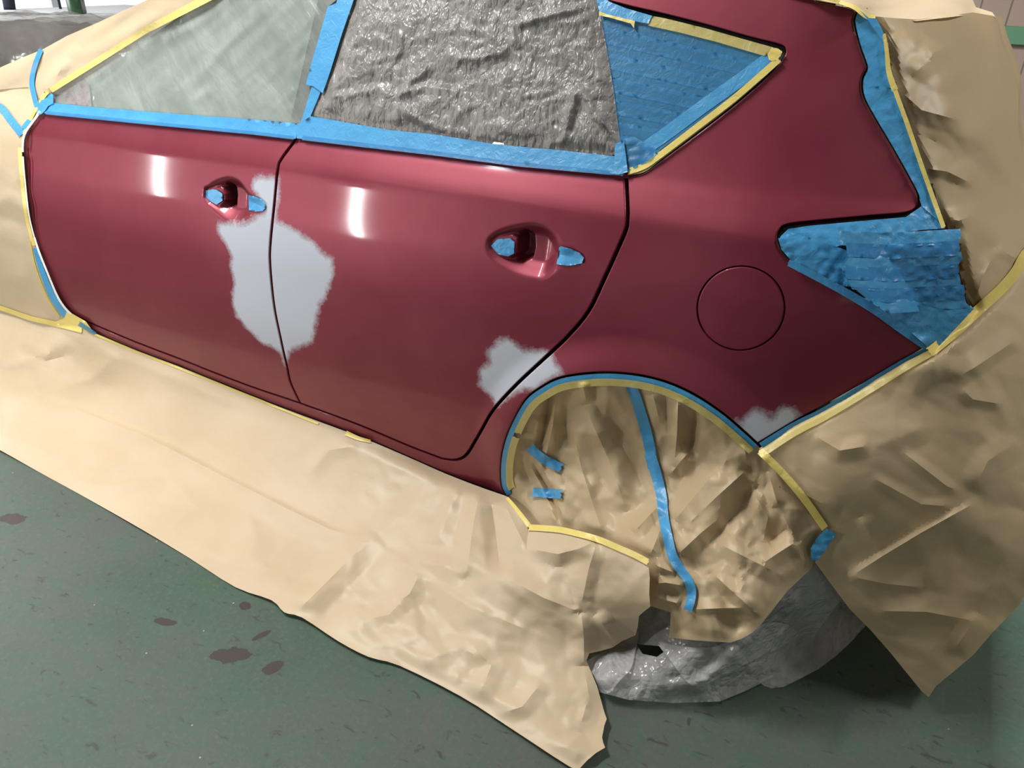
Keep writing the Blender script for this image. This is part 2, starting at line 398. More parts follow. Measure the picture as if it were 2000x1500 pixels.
# ------------------------------------------------------------------ the workshop
def structure(o): o['kind'] = 'structure'; return o
structure(new_obj('floor', [(-6, -5, 0), (8, -5, 0), (8, 7, 0), (-6, 7, 0)], [(0, 1, 2, 3)], FLOOR, origin=(0, 0, 0)))
structure(box('wall_far', (-6, 6, 0), (8, 6.15, 3.6), WALL))
structure(box('wall_left', (-6.15, -5, 0), (-6, 6, 3.6), WHITEWALL))
structure(box('wall_right', (8, -5, 0), (8.15, 6, 3.6), GREYWALL))
structure(box('wall_near', (-6, -5.15, 0), (8, -5, 3.6), GREYWALL))
structure(box('ceiling', (-6.1, -5.1, 3.6), (8.1, 6.1, 3.7), CEIL))

# ------------------------------------------------------------------ the car's side, panel by panel
car = empty('hatchback_car', (1.6, .8, 0), 'dark red hatchback with grey primer patches, masked with paper and film for respraying', 'car')
CO = np.array([1.6, .8, 0.])
def part(name, V, F, m, parent=car, normals=None, **k):
    o = new_obj(name, np.array(V) - CO, F, m, None, normals, origin=(0, 0, 0), **k); o.parent = parent; return o

FRONT_EDGE = crv([(82, 208), (75, 223), (51, 257), (45, 280), (46, 315), (49, 350), (57, 420), (72, 478), (92, 530), (115, 583), (139, 613), (168, 628)], 4)
DOOR_GAP = crv([(581, 258), (575, 275), (549, 311), (542, 332), (535, 402), (528, 472), (527, 515), (535, 597), (549, 667), (560, 716), (567, 747), (586, 788)], 5)
REAR_GAP = crv([(1222, 331), (1222, 341), (1225, 400), (1225, 430), (1222, 450), (1205, 490), (1180, 545), (1150, 607), (1110, 656), (1066, 698), (1010, 750), (964, 800), (940, 840), (926, 864), (914, 884), (902, 895), (885, 899), (863, 896)], 4)
SILL_GAP = crv([(168, 628), (266, 669), (350, 701), (420, 729), (500, 759), (586, 788), (700, 830), (800, 872), (863, 896)], 5)
iB = int(np.argmin(np.hypot(*(SILL_GAP - (586, 788)).T)))
HANDLE_F = crv([(403, 366), (420, 353), (445, 346), (466, 353), (484, 373), (494, 379), (510, 386), (518, 399), (519, 410), (514, 418), (492, 419), (484, 428), (464, 435), (444, 431), (424, 416), (404, 396), (399, 381)], 5, True)
HANDLE_R = crv([(957, 462), (975, 450), (1005, 441), (1035, 437), (1062, 442), (1085, 458), (1099, 477), (1125, 484), (1140, 497), (1141, 508), (1134, 521), (1094, 523), (1080, 534), (1060, 544), (1035, 541), (1000, 530), (965, 509), (952, 490), (951, 474)], 5, True)
WIN_Q = crv([(1222, 341), (1240, 340), (1258, 335), (1290, 311), (1360, 259), (1430, 205), (1486, 157), (1516, 127), (1528, 109), (1530, 99), (1521, 91), (1465, 77), (1377, 52), (1290, 30), (1220, 14), (1150, -4)], 4)
HATCH = crv([(1594, 0), (1668, 16), (1669, 40), (1673, 63), (1682, 94), (1691, 119), (1694, 135), (1685, 157), (1688, 189), (1710, 231), (1741, 283), (1773, 340), (1792, 376), (1795, 390), (1792, 407), (1769, 420), (1700, 426), (1580, 437), (1536, 443), (1524, 452), (1519, 466), (1523, 486), (1544, 511), (1580, 527), (1646, 560), (1712, 600), (1814, 678)], 4)
ARCH = crv([(1479, 869), (1454, 846), (1412, 810), (1360, 775), (1307, 750), (1255, 736), (1202, 730), (1150, 731), (1097, 739), (1062, 755), (1027, 782), (999, 831), (984, 873), (978, 915), (980, 950), (989, 969)], 5)
SILL_TAPE = crv([(989, 969), (940, 952), (870, 925), (800, 894), (700, 852), (560, 800), (420, 744), (350, 716), (266, 684), (185, 651)], 4)
FD = cat([(581, 258), (86, 206)], FRONT_EDGE[1:], SILL_GAP[:iB + 1], DOOR_GAP[::-1])
RD = cat(DOOR_GAP, SILL_GAP[iB:], REAR_GAP[::-1], [(1222, 331), (1005, 306), (847, 286)])
QP = cat(SILL_GAP, REAR_GAP[::-1], WIN_Q, [(1150, -90), (1594, -60)], HATCH, ARCH, SILL_TAPE)

HB = []
for H, pl, sl in ((HANDLE_F, [(403, 372), (416, 370), (424, 371), (433, 378), (434, 392), (422, 401), (408, 392), (402, 384)], [(433, 362), (440, 358), (444, 366), (446, 385), (445, 405), (440, 409), (434, 404), (431, 398), (435, 392), (434, 380), (431, 372)]),
                  (HANDLE_R, [(960, 476), (972, 467), (996, 466), (1005, 473), (1004, 494), (992, 501), (975, 497), (960, 485)], [(1008, 460), (1020, 452), (1030, 462), (1032, 490), (1027, 510), (1014, 516), (1002, 512), (1005, 495), (1007, 474)])):
    HB.append((xz(H), xz(pl), xz(sl)))
def recess(x, z):
    q = np.stack([x, z], 1); out = np.zeros(len(q))
    for k, (H, pad, slot) in enumerate(HB):
        lo, hi = H.min(0) - .01, H.max(0) + .01; m = ((q > lo) & (q < hi)).all(1)
        if not m.any(): continue
        p = q[m]; d = sdist(H, p); sx = H[:, 0].max() - H[:, 0].min()
        u = (p[:, 0] - H[:, 0].min()) / sx
        dp = (.031 - .024 * sstep(.55, .82, u)) * sstep(-.005, .034, d)
        pd = sdist(pad, p); dp = np.where(u < .45, dp + (.011 - dp) * sstep(-.013, -.002, pd), dp)
        dp = np.maximum(dp + .026 * sstep(-.004, .005, sdist(slot, p)), 0)
        out[m] = dp
    return out
def SP(x, z): return S(x, z) + recess(x, z)
PRIM = [[(495, 350), (504, 343), (537, 347), (545, 346), (541, 430), (574, 448), (605, 467), (630, 492), (649, 508), (651, 541), (639, 570), (626, 597), (616, 639), (609, 667), (585, 677), (565, 690), (558, 716), (548, 690), (535, 681), (512, 670), (490, 650), (462, 618), (453, 590), (458, 551), (450, 523), (451, 499), (437, 471), (423, 452), (427, 434), (465, 437), (490, 430), (516, 414), (500, 380), (493, 362)],
        [(975, 663), (989, 656), (1010, 670), (1026, 684), (1066, 682), (1082, 701), (1101, 731), (1069, 745), (1045, 766), (1024, 761), (996, 775), (968, 795), (956, 770), (936, 754), (936, 722), (954, 708), (954, 680)],
        [(1432, 826), (1451, 816), (1470, 799), (1496, 807), (1508, 817), (1529, 791), (1550, 798), (1562, 814), (1560, 840), (1480, 880)]]
PRIM = [xz(p) for p in PRIM]
def primer(x, z):
    q = np.stack([x, z], 1); d = np.full(len(q), -.08)
    for P in PRIM:
        lo, hi = P.min(0) - .08, P.max(0) + .08; m = ((q > lo) & (q < hi)).all(1)
        if m.any(): d[m] = np.maximum(d[m], np.clip(sdist(P, q[m]), -.08, .08))
    return d
def snorm(x, z, e=.0012):
    gx = (SP(x + e, z) - SP(x - e, z)) / (2 * e); gz = (SP(x, z + e) - SP(x, z - e)) / (2 * e)
    n = np.stack([gx, -np.ones_like(gx), gz], 1); return n / np.linalg.norm(n, axis=1)[:, None]
def panel(name, poly, holes=(), step=.011, gap=.0036, rim=.016, fine=None, parent=car, loops_rim=True, m=PAINT, edge_gap=None):
    """a sheet-metal panel: outline in the photo's frame laid on the car's side, edges rolled inwards"""
    P = dens(xz(poly), step * .8)
    P = P if area2(P) > 0 else P[::-1]
    Q = inset(P, gap); Q2 = inset(Q, .0032); hs = [h if area2(h) < 0 else h[::-1] for h in holes]
    v, f = mesh2d(Q2, hs, step, fine)
    y = SP(v[:, 0], v[:, 1]); V = np.stack([v[:, 0], y, v[:, 1]], 1); N = snorm(v[:, 0], v[:, 1]); F = [tuple(t) for t in flip(V, f)]
    pr = list(primer(v[:, 0], v[:, 1])); V = list(map(tuple, V)); N = list(map(tuple, N)); n = len(Q)
    i0 = len(V)
    e = np.roll(Q, -1, 0) - np.roll(Q, 1, 0); e /= np.hypot(*e.T)[:, None] + 1e-9; out = np.stack([e[:, 1], -e[:, 0]], 1)
    N2 = snorm(Q[:, 0], Q[:, 1])
    for off, k in ((.0012, .55), (.0045, 1.0), (rim, 1.0)):
        yy = S(Q[:, 0], Q[:, 1]) + off
        qq = Q if off > .002 else Q + (Q2 - Q) * .3
        V += [(a, b, c) for a, b, c in zip(qq[:, 0], yy, qq[:, 1])]
        nn = N2 * (1 - k) + np.stack([out[:, 0], np.zeros(n), out[:, 1]], 1) * k; N += list(map(tuple, nn / np.linalg.norm(nn, axis=1)[:, None]))
        pr += list(primer(Q[:, 0], Q[:, 1]) if off < .002 else np.full(n, -.08))
    # the inner loop is made of the first n vertices of the triangulation (the outline)
    for a in range(3):
        for i in range(n):
            j = (i + 1) % n
            b0, b1 = (i, j) if a == 0 else (i0 + (a - 1) * n + i, i0 + (a - 1) * n + j)
            F.append((b0, i0 + a * n + i, i0 + a * n + j, b1))
    return part(name, V, F, m, parent, N, attrs={'primer': pr})
def surf(name, poly_xz, parent, step=.006, off=0.0, m=PAINT, fn=SP, normals=True):
    P = dens(poly_xz, step * .9); v, f = mesh2d(P, [], step)
    V = np.stack([v[:, 0], fn(v[:, 0], v[:, 1]) + off, v[:, 1]], 1)
    return part(name, V, flip(V, f), m, parent, snorm(v[:, 0], v[:, 1]) if normals else None, attrs={'primer': primer(v[:, 0], v[:, 1])})
def bb(P, e=.02): return (tuple(P.min(0) - e), tuple(P.max(0) + e), .0042)

HXF, HXR = dens(HB[0][0], .003), dens(HB[1][0], .003)
PB = [(p.min(0) - .03, p.max(0) + .03) for p in PRIM]
fd = panel('front_door', FD, [HXF], fine=[bb(HXF)])
rd = panel('rear_door', RD, [HXR], fine=[bb(HXR)])
for d, H, (hx, pad, slot) in ((fd, HXF, HB[0]), (rd, HXR, HB[1])):
    r = surf('handle_recess', H, d, .0035)
# fuel filler flap: a disc let into the quarter panel
fc = xz([(1444, 605)])[0]; th = np.linspace(0, 2 * np.pi, 72, endpoint=False)
def ring(r): return fc + np.stack([r * np.cos(th), r * np.sin(th)], 1)
qp = panel('quarter_panel', QP, [ring(.0875)[::-1]], step=.012)
qr = [(ring(.0875), 0), (ring(.0868), .002), (ring(.0866), .016)]
V = []; N = []; F = []
for k, (c, o) in enumerate(qr):
    V += [(a, S(a, b) + o, b) for a, b in c]
for k in range(2):
    for i in range(72): F.append((k * 72 + i, k * 72 + (i + 1) % 72, (k + 1) * 72 + (i + 1) % 72, (k + 1) * 72 + i))
part('fuel_flap_surround', V, flip(V, F), PAINT, qp, attrs={'primer': [-.08] * len(V)})
def fuel_poly(): return proj(np.stack([ring(.0868)[:, 0], S(*ring(.0868).T), ring(.0868)[:, 1]], 1))
panel('fuel_flap', fuel_poly(), gap=.0022, rim=.012, step=.009)

# dark body behind the gaps, with the wheel arch left open; glass, pillars, roof, floor pan
BODY = np.concatenate([np.array([(3.0, .74), (2.84, .50), (2.84, .2), (-.6, .2), (-.6, .93)]), xz([(80, 214), (108, 182), (408, 8), (470, -30), (1594, 0)]), xz(HATCH[::3]) + (.012, .0)])
X, Z = np.meshgrid(np.arange(-.6, 3.16, .02), np.arange(.16, 1.48, .02)); gx, gz = X.ravel(), Z.ravel()
V = np.stack([gx, S(gx, gz) + .085, gz], 1); nx = X.shape[1]; F = []; IN = inside(BODY, np.stack([gx + .01, gz + .01], 1)) & (np.hypot(gx + .01 - AX, gz + .01 - AZ) > AR + .02)
for j in range(X.shape[0] - 1):
    for i in range(nx - 1):
        c = j * nx + i
        if IN[c]: F.append((c, c + 1, c + nx + 1, c + nx))
used = np.unique(np.array(F)); rm = np.full(len(V), -1); rm[used] = np.arange(len(used)); V = V[used]; F = rm[np.array(F)]
part('inner_body', V, flip(V, F), BLACK)
def glass(name, poly, m=GLASS, off=.020, step=.04):
    P = dens(xz(poly), step); v, f = mesh2d(P, [], step); V = np.stack([v[:, 0], S(v[:, 0], v[:, 1]) + off, v[:, 1]], 1)
    return part(name, V, flip(V, f), m)
glass('front_window', [(165, 160), (172, 212), (560, 250), (592, 130), (640, -60), (480, -60), (300, 60)], BRIGHT_GLASS)
glass('rear_window', [(600, 250), (1212, 330), (1180, -60), (690, -60)])
glass('quarter_window', cat(WIN_Q[::3], [(1180, 20)]), DUSTY2)
glass('tail_light', cat([(1530, 441), (1580, 433), (1700, 422), (1766, 415), (1790, 398), (1812, 390), (1850, 450), (1880, 560), (1890, 600), (1822, 672)], [(1712, 595), (1646, 553), (1580, 520), (1545, 505), (1526, 482), (1523, 464)]), LENS, .016)
glass('mirror_triangle', [(98, 215), (172, 218), (164, 155), (96, 190)], PAINT, .013, .02)
glass('door_pillar', [(552, 262), (605, 268), (690, -10), (700, -80), (640, -80)], TRIM, .014, .03)
xs = np.linspace(.95, 2.62, 23); ys = np.linspace(0, 1, 9); V = []
for x in xs:
    y0 = float(S(x, 1.435))
    for u in ys: V.append((x, y0 + (1.64 - 2 * 0 - 2 * y0 + .0) * u * 1.0, 1.435 + .02 * math.sin(math.pi * u) - .5 * max(0, 1.2 - x) ** 2))
F = [(i * 9 + j, (i + 1) * 9 + j, (i + 1) * 9 + j + 1, i * 9 + j + 1) for i in range(22) for j in range(8)]
part('roof', V, F, PAINT, attrs={'primer': [-.08] * len(V)})
HP = hit(HATCH[HATCH[:, 1] > 75][::2], -.03); V = []; F = []
for k in range(7):
    for P in HP: V.append((P[0] + .16 * (k / 6), P[1] + (.95 - P[1]) * (k / 6) ** 1.3, P[2] + .0 * k))
for k in range(6):
    for i in range(len(HP) - 1): F.append((k * len(HP) + i, k * len(HP) + i + 1, (k + 1) * len(HP) + i + 1, (k + 1) * len(HP) + i))
part('tailgate', V, F, TRIM)
ch = box('floor_pan', (0, 0, 0), (1, 1, 1), BLACK, car)
ch.data.vertices.foreach_set('co', (np.array([(x, y, z) for z in (.2, .9) for x, y in ((-.6, .30), (2.95, .30), (2.95, 1.5), (-.6, 1.5))]) - CO).ravel())
V, F = lathe([(.18, .035), (.29, .03), (.311, .06), (.312, .20), (.29, .23), (.18, .22), (.18, .035)], 40, 'y', (AX, 0, AZ + .002))
wh = part('rear_wheel', V, F, RUBBER); wh['label'] = 'black tyre'
V, F = lathe([(.0, .06), (.05, .055), (.06, .09), (.16, .10), (.185, .04), (.185, .21), (.0, .21)], 40, 'y', (AX, 0, AZ + .002))
part('rim', V, F, ALLOY, wh)

# ------------------------------------------------------------------ paper, film and tape
def tps(ctrl):
    """a smooth depth through points known in y, in z, or in distance off the car's side"""
    q = np.array([c[:2] for c in ctrl], float); r = ray(q); t = np.zeros(len(q))
    for i, c in enumerate(ctrl):
        if c[2] == 'S': t[i] = depS(q[i:i + 1], c[3])[0]
        else:
            k = 'xyz'.index(c[2]); t[i] = (c[3] - CAM[k]) / r[i, k]
    def U(d2): return np.where(d2 > 0, d2 * np.log(np.maximum(d2, 1e-12)), 0)
    p = q / 1000; n = len(p); K = U(((p[:, None] - p[None]) ** 2).sum(2)) + np.eye(n) * 2e-4; Pm = np.c_[np.ones(n), p]
    A = np.block([[K, Pm], [Pm.T, np.zeros((3, 3))]]); s = np.linalg.solve(A, np.r_[1 / t, 0, 0, 0])
    def f(qq):
        pp = np.atleast_2d(qq) / 1000; return 1 / (U(((pp[:, None] - p[None]) ** 2).sum(2)) @ s[:n] + np.c_[np.ones(len(pp)), pp] @ s[n:])
    return f
def at(q, t): return CAM + ray(q) * t[:, None]
def unit(q): return np.linalg.norm(ray(q), axis=1)
def lifted(dep, wr): return lambda q: dep(np.atleast_2d(q)) - wr(np.atleast_2d(q)) / unit(q)
def sheet(name, poly, step, D, m, label, cat, parent=None, extend=None, group=None, lines=()):
    P = dens(poly, step * .85); v, f = mesh2d(P, [], step, lines=lines); V = at(v, D(v)); F = [tuple(t) for t in flip(V, f)]
    if extend is not None:   # carry the sheet on behind its far edge, away over the car
        (i, j), vec, k = extend; a = int(np.argmin(np.hypot(*(P - i).T))); b = int(np.argmin(np.hypot(*(P - j).T)))
        ids = [(a + s) % len(P) for s in range((b - a) % len(P) + 1)]; V = list(map(tuple, V)); prev = ids
        for s in range(1, k + 1):
            new = []
            for c in ids:
                V.append(tuple(np.array(V[c]) + np.array(vec) * s / k)); new.append(len(V) - 1)
            F += [(prev[c], prev[c + 1], new[c + 1], new[c]) for c in range(len(ids) - 1)]; prev = new
    o = new_obj(name, V, F, m)
    if m in (PAPER, PAPER_IN): o.data.set_sharp_from_angle(angle=math.radians(26))
    if label: tag(o, label, cat, group)
    return o
def band(name, pts, wd, D, m, label, lift=.0014, group=None, n=5, step=7, cat='tape', ragged=(True, True), curve=True, seed=0):
    """a strip of tape along a line; wd = width in the photo at its start and end"""
    P = dens(crv(pts, 6) if curve and len(pts) > 2 else np.array(pts, float), step, False)
    w0, w1 = wd if isinstance(wd, tuple) else (wd, wd); e = np.gradient(P, axis=0); e /= np.hypot(*e.T)[:, None]; nn = np.stack([-e[:, 1], e[:, 0]], 1)
    s = np.linspace(0, 1, len(P)); W = w0 + (w1 - w0) * s; rs = np.random.RandomState(len(label) * 7 + seed); q = []
    for i in range(len(P)):
        for k in range(n + 1):
            u = k / n - .5; a = P[i] + nn[i] * W[i] * u
            if (i == 0 and ragged[0]) or (i == len(P) - 1 and ragged[1]): a = a + e[i] * rs.uniform(-.12, .12) * W[i]
            q.append(a)
    q = np.array(q); t = D(q) - lift / unit(q) - .0012 * vnoise(q[:, 0] / 19, q[:, 1] / 19, seed % 40); V = at(q, t)
    F = [(i * (n + 1) + k, (i + 1) * (n + 1) + k, (i + 1) * (n + 1) + k + 1, i * (n + 1) + k + 1) for i in range(len(P) - 1) for k in range(n)]
    return tag(new_obj(name, V, flip(V, F), m), label, cat, group)
def patch(name, poly, D, m, label, lift=.0014, step=9, wr=.0015, group=None, cat='tape', seed=0):
    def DD(q): return D(q) - (lift + wr * crumple(q[:, 0] / 26, q[:, 1] / 15, seed) + wr * .6 * vnoise(q[:, 0] / 9, q[:, 1] / 9, seed + 3)) / unit(q)
    return sheet(name, poly, step, DD, m, label, cat, group=group)
def DS(off): return lambda q: depS(q, off)

# --- paper sheet over the front fender, paper over the windscreen pillar
def wr_fender(q):
    x, y = rot2(q, 25); h = .016 * facet(x / 110, y / 60, 5) + .008 * facet(x / 50, y / 32, 9)
    for a in ([(-40, 690), (60, 640), (105, 625)], [(20, 330), (45, 450), (60, 580)], [(0, 480), (40, 600)], [(-40, 420), (20, 380), (48, 300)]): h += fold(q, a, .012, 28)
    return h
fend_c = tps([(-220, 160, 'S', .02), (-220, 640, 'S', .03), (0, 150, 'S', .012), (75, 138, 'S', .012), (75, 210, 'S', .006), (48, 262, 'S', .005), (44, 300, 'S', .004), (52, 400, 'S', .004), (70, 480, 'S', .004), (95, 540, 'S', .004), (140, 620, 'S', .005), (160, 640, 'S', .008), (0, 400, 'S', .012), (0, 600, 'S', .02), (-100, 400, 'S', .02), (60, 610, 'S', .015)])
DF = lifted(fend_c, wr_fender)
FENDER = cat([(-240, 210), (0, 151), (40, 145), (70, 139), (84, 130), (94, 150), (98, 178)], [(88, 205), (74, 221), (48, 258), (42, 280), (43, 315), (46, 350), (54, 420), (69, 480), (89, 532), (112, 585), (136, 616), (166, 632), (178, 646)], [(120, 632), (60, 622), (0, 604), (-240, 540)])
sheet('masking_paper', FENDER, 7, DF, PAPER, 'tan masking paper hung over the front fender ahead of the front door', 'masking paper')
def wr_ws(q):
    x, y = rot2(q, -32); return .012 * facet(x / 140, y / 26, 12) + .005 * facet(x / 45, y / 22, 2) + fold(q, [(92, 180), (112, 140), (140, 118)], .015, 20) + fold(q, [(150, 120), (220, 85), (330, 20)], .010, 22)
ws_c = tps([(-240, 225, 'S', .01), (0, 135, 'S', .03), (84, 96, 'S', .03), (189, 45, 'S', .033), (287, 0, 'S', .035), (399, 0, 'S', .010), (280, 63, 'S', .010), (101, 178, 'S', .010), (75, 205, 'S', .004), (40, 160, 'S', .02), (560, -120, 'S', .012), (440, -120, 'S', .04)])
DW = lifted(ws_c, wr_ws)
WINDSCREEN = cat([(-240, 222), (0, 132), (40, 114), (84, 96), (133, 69), (189, 45), (245, 19), (287, 0), (440, -74), (560, -92)], [(400, 2), (280, 64), (180, 126), (101, 179), (92, 190), (74, 205), (55, 170), (0, 175)])
sheet('masking_paper', WINDSCREEN, 7, DW, PAPER, 'tan masking paper along the windscreen pillar above the yellow tape', 'masking paper')

# --- long paper skirt from the sill down over the floor
FO_K = (([(60, 765), (130, 792), (280, 850), (437, 930), (560, 993), (647, 1035), (722, 1053)], .016, 44, 8),
                          ([(722, 1053), (757, 1077), (915, 1182), (1107, 1263)], .005, 40, 12),
                          ([(735, 1040), (660, 1115), (588, 1186), (560, 1215)], .022, 45, 38), ([(690, 1160), (640, 1200), (610, 1230)], -.015, 40, 30),
                          ([(901, 945), (870, 1010), (850, 1066)], .010, 22, 26), ([(938, 950), (922, 1040), (911, 1128)], .024, 30, 42), ([(957, 965), (968, 1040), (978, 1120)], -.020, 26, 26),
                          ([(978, 969), (1003, 1020), (1028, 1070)], .014, 22, 26), ([(1036, 1024), (1030, 1050), (1028, 1072)], -.010, 18, 18),
                          ([(1030, 1071), (1090, 1082), (1130, 1072), (1166, 1056)], .026, 26, 55), ([(1166, 1058), (1150, 1110), (1135, 1182)], .020, 45, 24), ([(1120, 1075), (1110, 1130), (1125, 1190)], -.016, 40, 34),
                          ([(981, 1116), (1022, 1146), (1062, 1168), (1135, 1196)], .016, 30, 40), ([(1135, 1196), (1140, 1240), (1141, 1300)], .022, 34, 26), ([(1163, 1200), (1185, 1230), (1204, 1258)], .014, 20, 26),
                          ([(911, 1128), (880, 1110), (800, 1090)], .012, 26, 40), ([(790, 1170), (760, 1200), (690, 1215)], .014, 26, 26), ([(820, 1120), (800, 1160), (770, 1180)], .016, 30, 30),
                          ([(140, 943), (200, 950), (260, 946), (315, 932)], .010, 26, 12), ([(0, 720), (60, 700), (100, 690)], .016, 24, 24), ([(20, 760), (70, 735), (120, 650)], .014, 26, 26), ([(30, 685), (90, 705), (150, 690)], -.014, 20, 20), ([(230, 690), (180, 740), (75, 770)], .018, 40, 50),
                          ([(1060, 1330), (1020, 1380), (960, 1400)], .014, 34, 26), ([(900, 1240), (960, 1300), (930, 1370)], .012, 30, 30), ([(600, 930), (640, 880), (700, 870)], .012, 26, 26), ([(1141, 1300), (1150, 1360), (1130, 1430)], .012, 34, 30), ([(820, 1290), (900, 1265), (950, 1290)], .010, 30, 30),
                          ([(300, 880), (360, 960), (390, 1000)], .008, 50, 40), ([(470, 960), (500, 1050), (480, 1110)], .009, 50, 40))
def wr_skirt(q):
    x, y = rot2(q, 24); k = sstep(560, 900, q[:, 0])
    h = (.008 + .014 * k) * facet(x / 170, y / 85, 20) + (.004 + .012 * k) * facet(x / 80, y / 55, 24) + .006 * vnoise(x / 170, y / 60, 8) + (.002 + .003 * k) * facet(x / 32, y / 24, 30)
    for a, am, wd, w2 in FO_K:
        h += fold(q, a, am, wd, w2)
    return h * sstep(0, 30, edist(SILL_TAPE, q, False)) * (.25 + .75 * sstep(0, 40, edist(FLOOR_EDGE, q, False)))
FLOOR_EDGE = crv([(-220, 770), (-60, 848), (0, 879), (80, 924), (155, 965), (270, 1030), (370, 1090), (460, 1147), (530, 1172), (555, 1196), (590, 1206), (660, 1252), (720, 1283), (780, 1300), (900, 1360), (1000, 1424), (1112, 1497), (1132, 1501)], 3)
skirt_c = tps([(-220, 530, 'S', .01), (0, 602, 'S', .012), (168, 640, 'S', .006), (350, 715, 'S', .004), (560, 799, 'S', .004), (700, 851, 'S', .004), (870, 924, 'S', .004), (985, 966, 'S', .006),
               (1035, 1026, 'y', -.055), (1101, 1034, 'y', -.085), (1210, 1069, 'y', -.150), (1266, 1094, 'y', -.180), (1270, 1185, 'y', -.215), (1196, 1265, 'z', .05), (1241, 1241, 'z', .08),
               (-220, 770, 'z', .006), (0, 879, 'z', .006), (270, 1030, 'z', .006), (555, 1196, 'z', .010), (720, 1282, 'z', .008), (900, 1360, 'z', .006), (1132, 1500, 'z', .006), (1182, 1460, 'z', .008), (1185, 1404, 'z', .008), (1171, 1360, 'z', .010), (1146, 1290, 'z', .04),
               (200, 760, 'z', .10), (420, 850, 'z', .10), (640, 950, 'z', .10), (850, 1050, 'z', .11), (1000, 1130, 'z', .14), (1110, 1200, 'z', .12), (-100, 660, 'z', .12),
               (200, 880, 'z', .024), (430, 990, 'z', .024), (640, 1100, 'z', .028), (830, 1200, 'z', .028), (1000, 1300, 'z', .030), (1100, 1400, 'z', .016), (0, 780, 'z', .028)])
DK = lifted(skirt_c, wr_skirt)
SKIRT = cat([(-220, 540), (0, 604), (60, 622), (120, 634), (183, 650)], SILL_TAPE[::-1], [(1000, 982), (1020, 1006), (1035, 1026), (1066, 1029), (1101, 1034), (1164, 1050), (1210, 1069), (1240, 1083), (1266, 1094), (1269, 1129), (1268, 1160), (1270, 1185), (1257, 1195), (1248, 1203), (1246, 1222), (1241, 1241), (1215, 1252), (1196, 1265), (1170, 1272), (1151, 1276), (1145, 1290), (1154, 1311), (1166, 1340), (1174, 1368), (1180, 1390), (1185, 1404), (1180, 1418), (1178, 1430), (1176, 1440), (1178, 1450), (1182, 1460), (1165, 1470), (1148, 1484)], FLOOR_EDGE[::-1])
sheet('masking_paper', SKIRT, 5.2, DK, PAPER, 'long tan paper skirt taped under the sill and spread over the green floor', 'masking paper', lines=[a[0] for a in FO_K])

# --- crumpled paper over the rear wheel
FO_H = (([(1073, 760), (1066, 820), (1056, 880)], -.030, 14, 26), ([(1086, 760), (1080, 830), (1064, 900)], .026, 14, 24), ([(1040, 900), (1056, 930), (1069, 953), (1085, 990), (1098, 1032)], -.030, 9, 7), ([(1050, 905), (1066, 925), (1080, 953)], .014, 14, 10),
                          ([(1115, 825), (1136, 915), (1160, 990), (1180, 1050)], .028, 40, 30), ([(1140, 790), (1190, 900), (1225, 1000)], .026, 50, 46), ([(1136, 740), (1146, 790)], .016, 24, 20), ([(1100, 800), (1112, 880)], -.016, 26, 26),
                          ([(1300, 760), (1304, 850)], -.020, 26, 24), ([(1325, 768), (1322, 850), (1316, 912)], .030, 18, 34), ([(1356, 790), (1350, 850), (1346, 900)], -.026, 30, 18), ([(1275, 770), (1290, 830)], .014, 20, 20),
                          ([(1307, 930), (1330, 900), (1353, 876)], .022, 24, 30), ([(1318, 1016), (1360, 965), (1404, 916)], .026, 30, 34), ([(1335, 1032), (1400, 970), (1463, 913)], .030, 40, 44), ([(1461, 915), (1455, 880), (1446, 842)], .018, 30, 26), ([(1380, 1060), (1440, 1000), (1470, 940)], -.018, 30, 30),
                          ([(1237, 1040), (1265, 1010), (1292, 982)], .020, 22, 26), ([(1266, 1094), (1280, 1060), (1292, 1028)], .018, 20, 24), ([(1268, 1096), (1290, 1108), (1320, 1120)], .014, 14, 14), ([(1272, 1140), (1300, 1138), (1340, 1145)], .016, 16, 18), ([(1272, 1164), (1300, 1172), (1330, 1180)], .012, 14, 14),
                          ([(1325, 1082), (1370, 1040), (1412, 1006)], .022, 24, 32), ([(1390, 1118), (1430, 1155), (1474, 1194)], .026, 18, 50), ([(1490, 1100), (1520, 1080), (1558, 1056)], .026, 26, 44), ([(1500, 1060), (1540, 1030)], -.018, 26, 26), ([(1556, 1058), (1565, 1090), (1580, 1108)], .016, 20, 26),
                          ([(1353, 1190), (1410, 1188), (1455, 1187), (1492, 1203)], .020, 12, 26), ([(1470, 960), (1500, 1010), (1490, 1060)], .016, 30, 26), ([(1500, 920), (1520, 990)], .016, 26, 26), ([(1400, 1060), (1460, 1090), (1540, 1130)], .016, 26, 30), ([(1000, 930), (1030, 960), (1025, 1010)], .016, 20, 24), ([(1030, 850), (1020, 900), (1035, 940)], -.014, 22, 22), ([(1180, 780), (1210, 860), (1260, 960)], -.016, 36, 36))
def wr_wheel(q):
    x, y = rot2(q, 70); h = .026 * facet(x / 130, y / 60, 40) + .020 * facet(x / 60, y / 40, 44) + .006 * facet(x / 26, y / 20, 47)
    for a, am, wd, w2 in FO_H:
        h += fold(q, a, am, wd, w2)
    return (h - .02) * sstep(0, 26, edist(WHEEL_IN, q))
WHEEL_IN = cat(ARCH, [(1000, 982), (1035, 1026), (1101, 1034), (1210, 1069), (1266, 1094), (1268, 1183), (1301, 1193), (1310, 1196), (1309, 1222), (1306, 1245), (1360, 1251), (1427, 1255), (1450, 1247), (1469, 1236), (1484, 1222), (1497, 1206), (1539, 1153), (1584, 1111), (1590, 1096), (1583, 1073), (1612, 1033), (1570, 972), (1530, 925)])
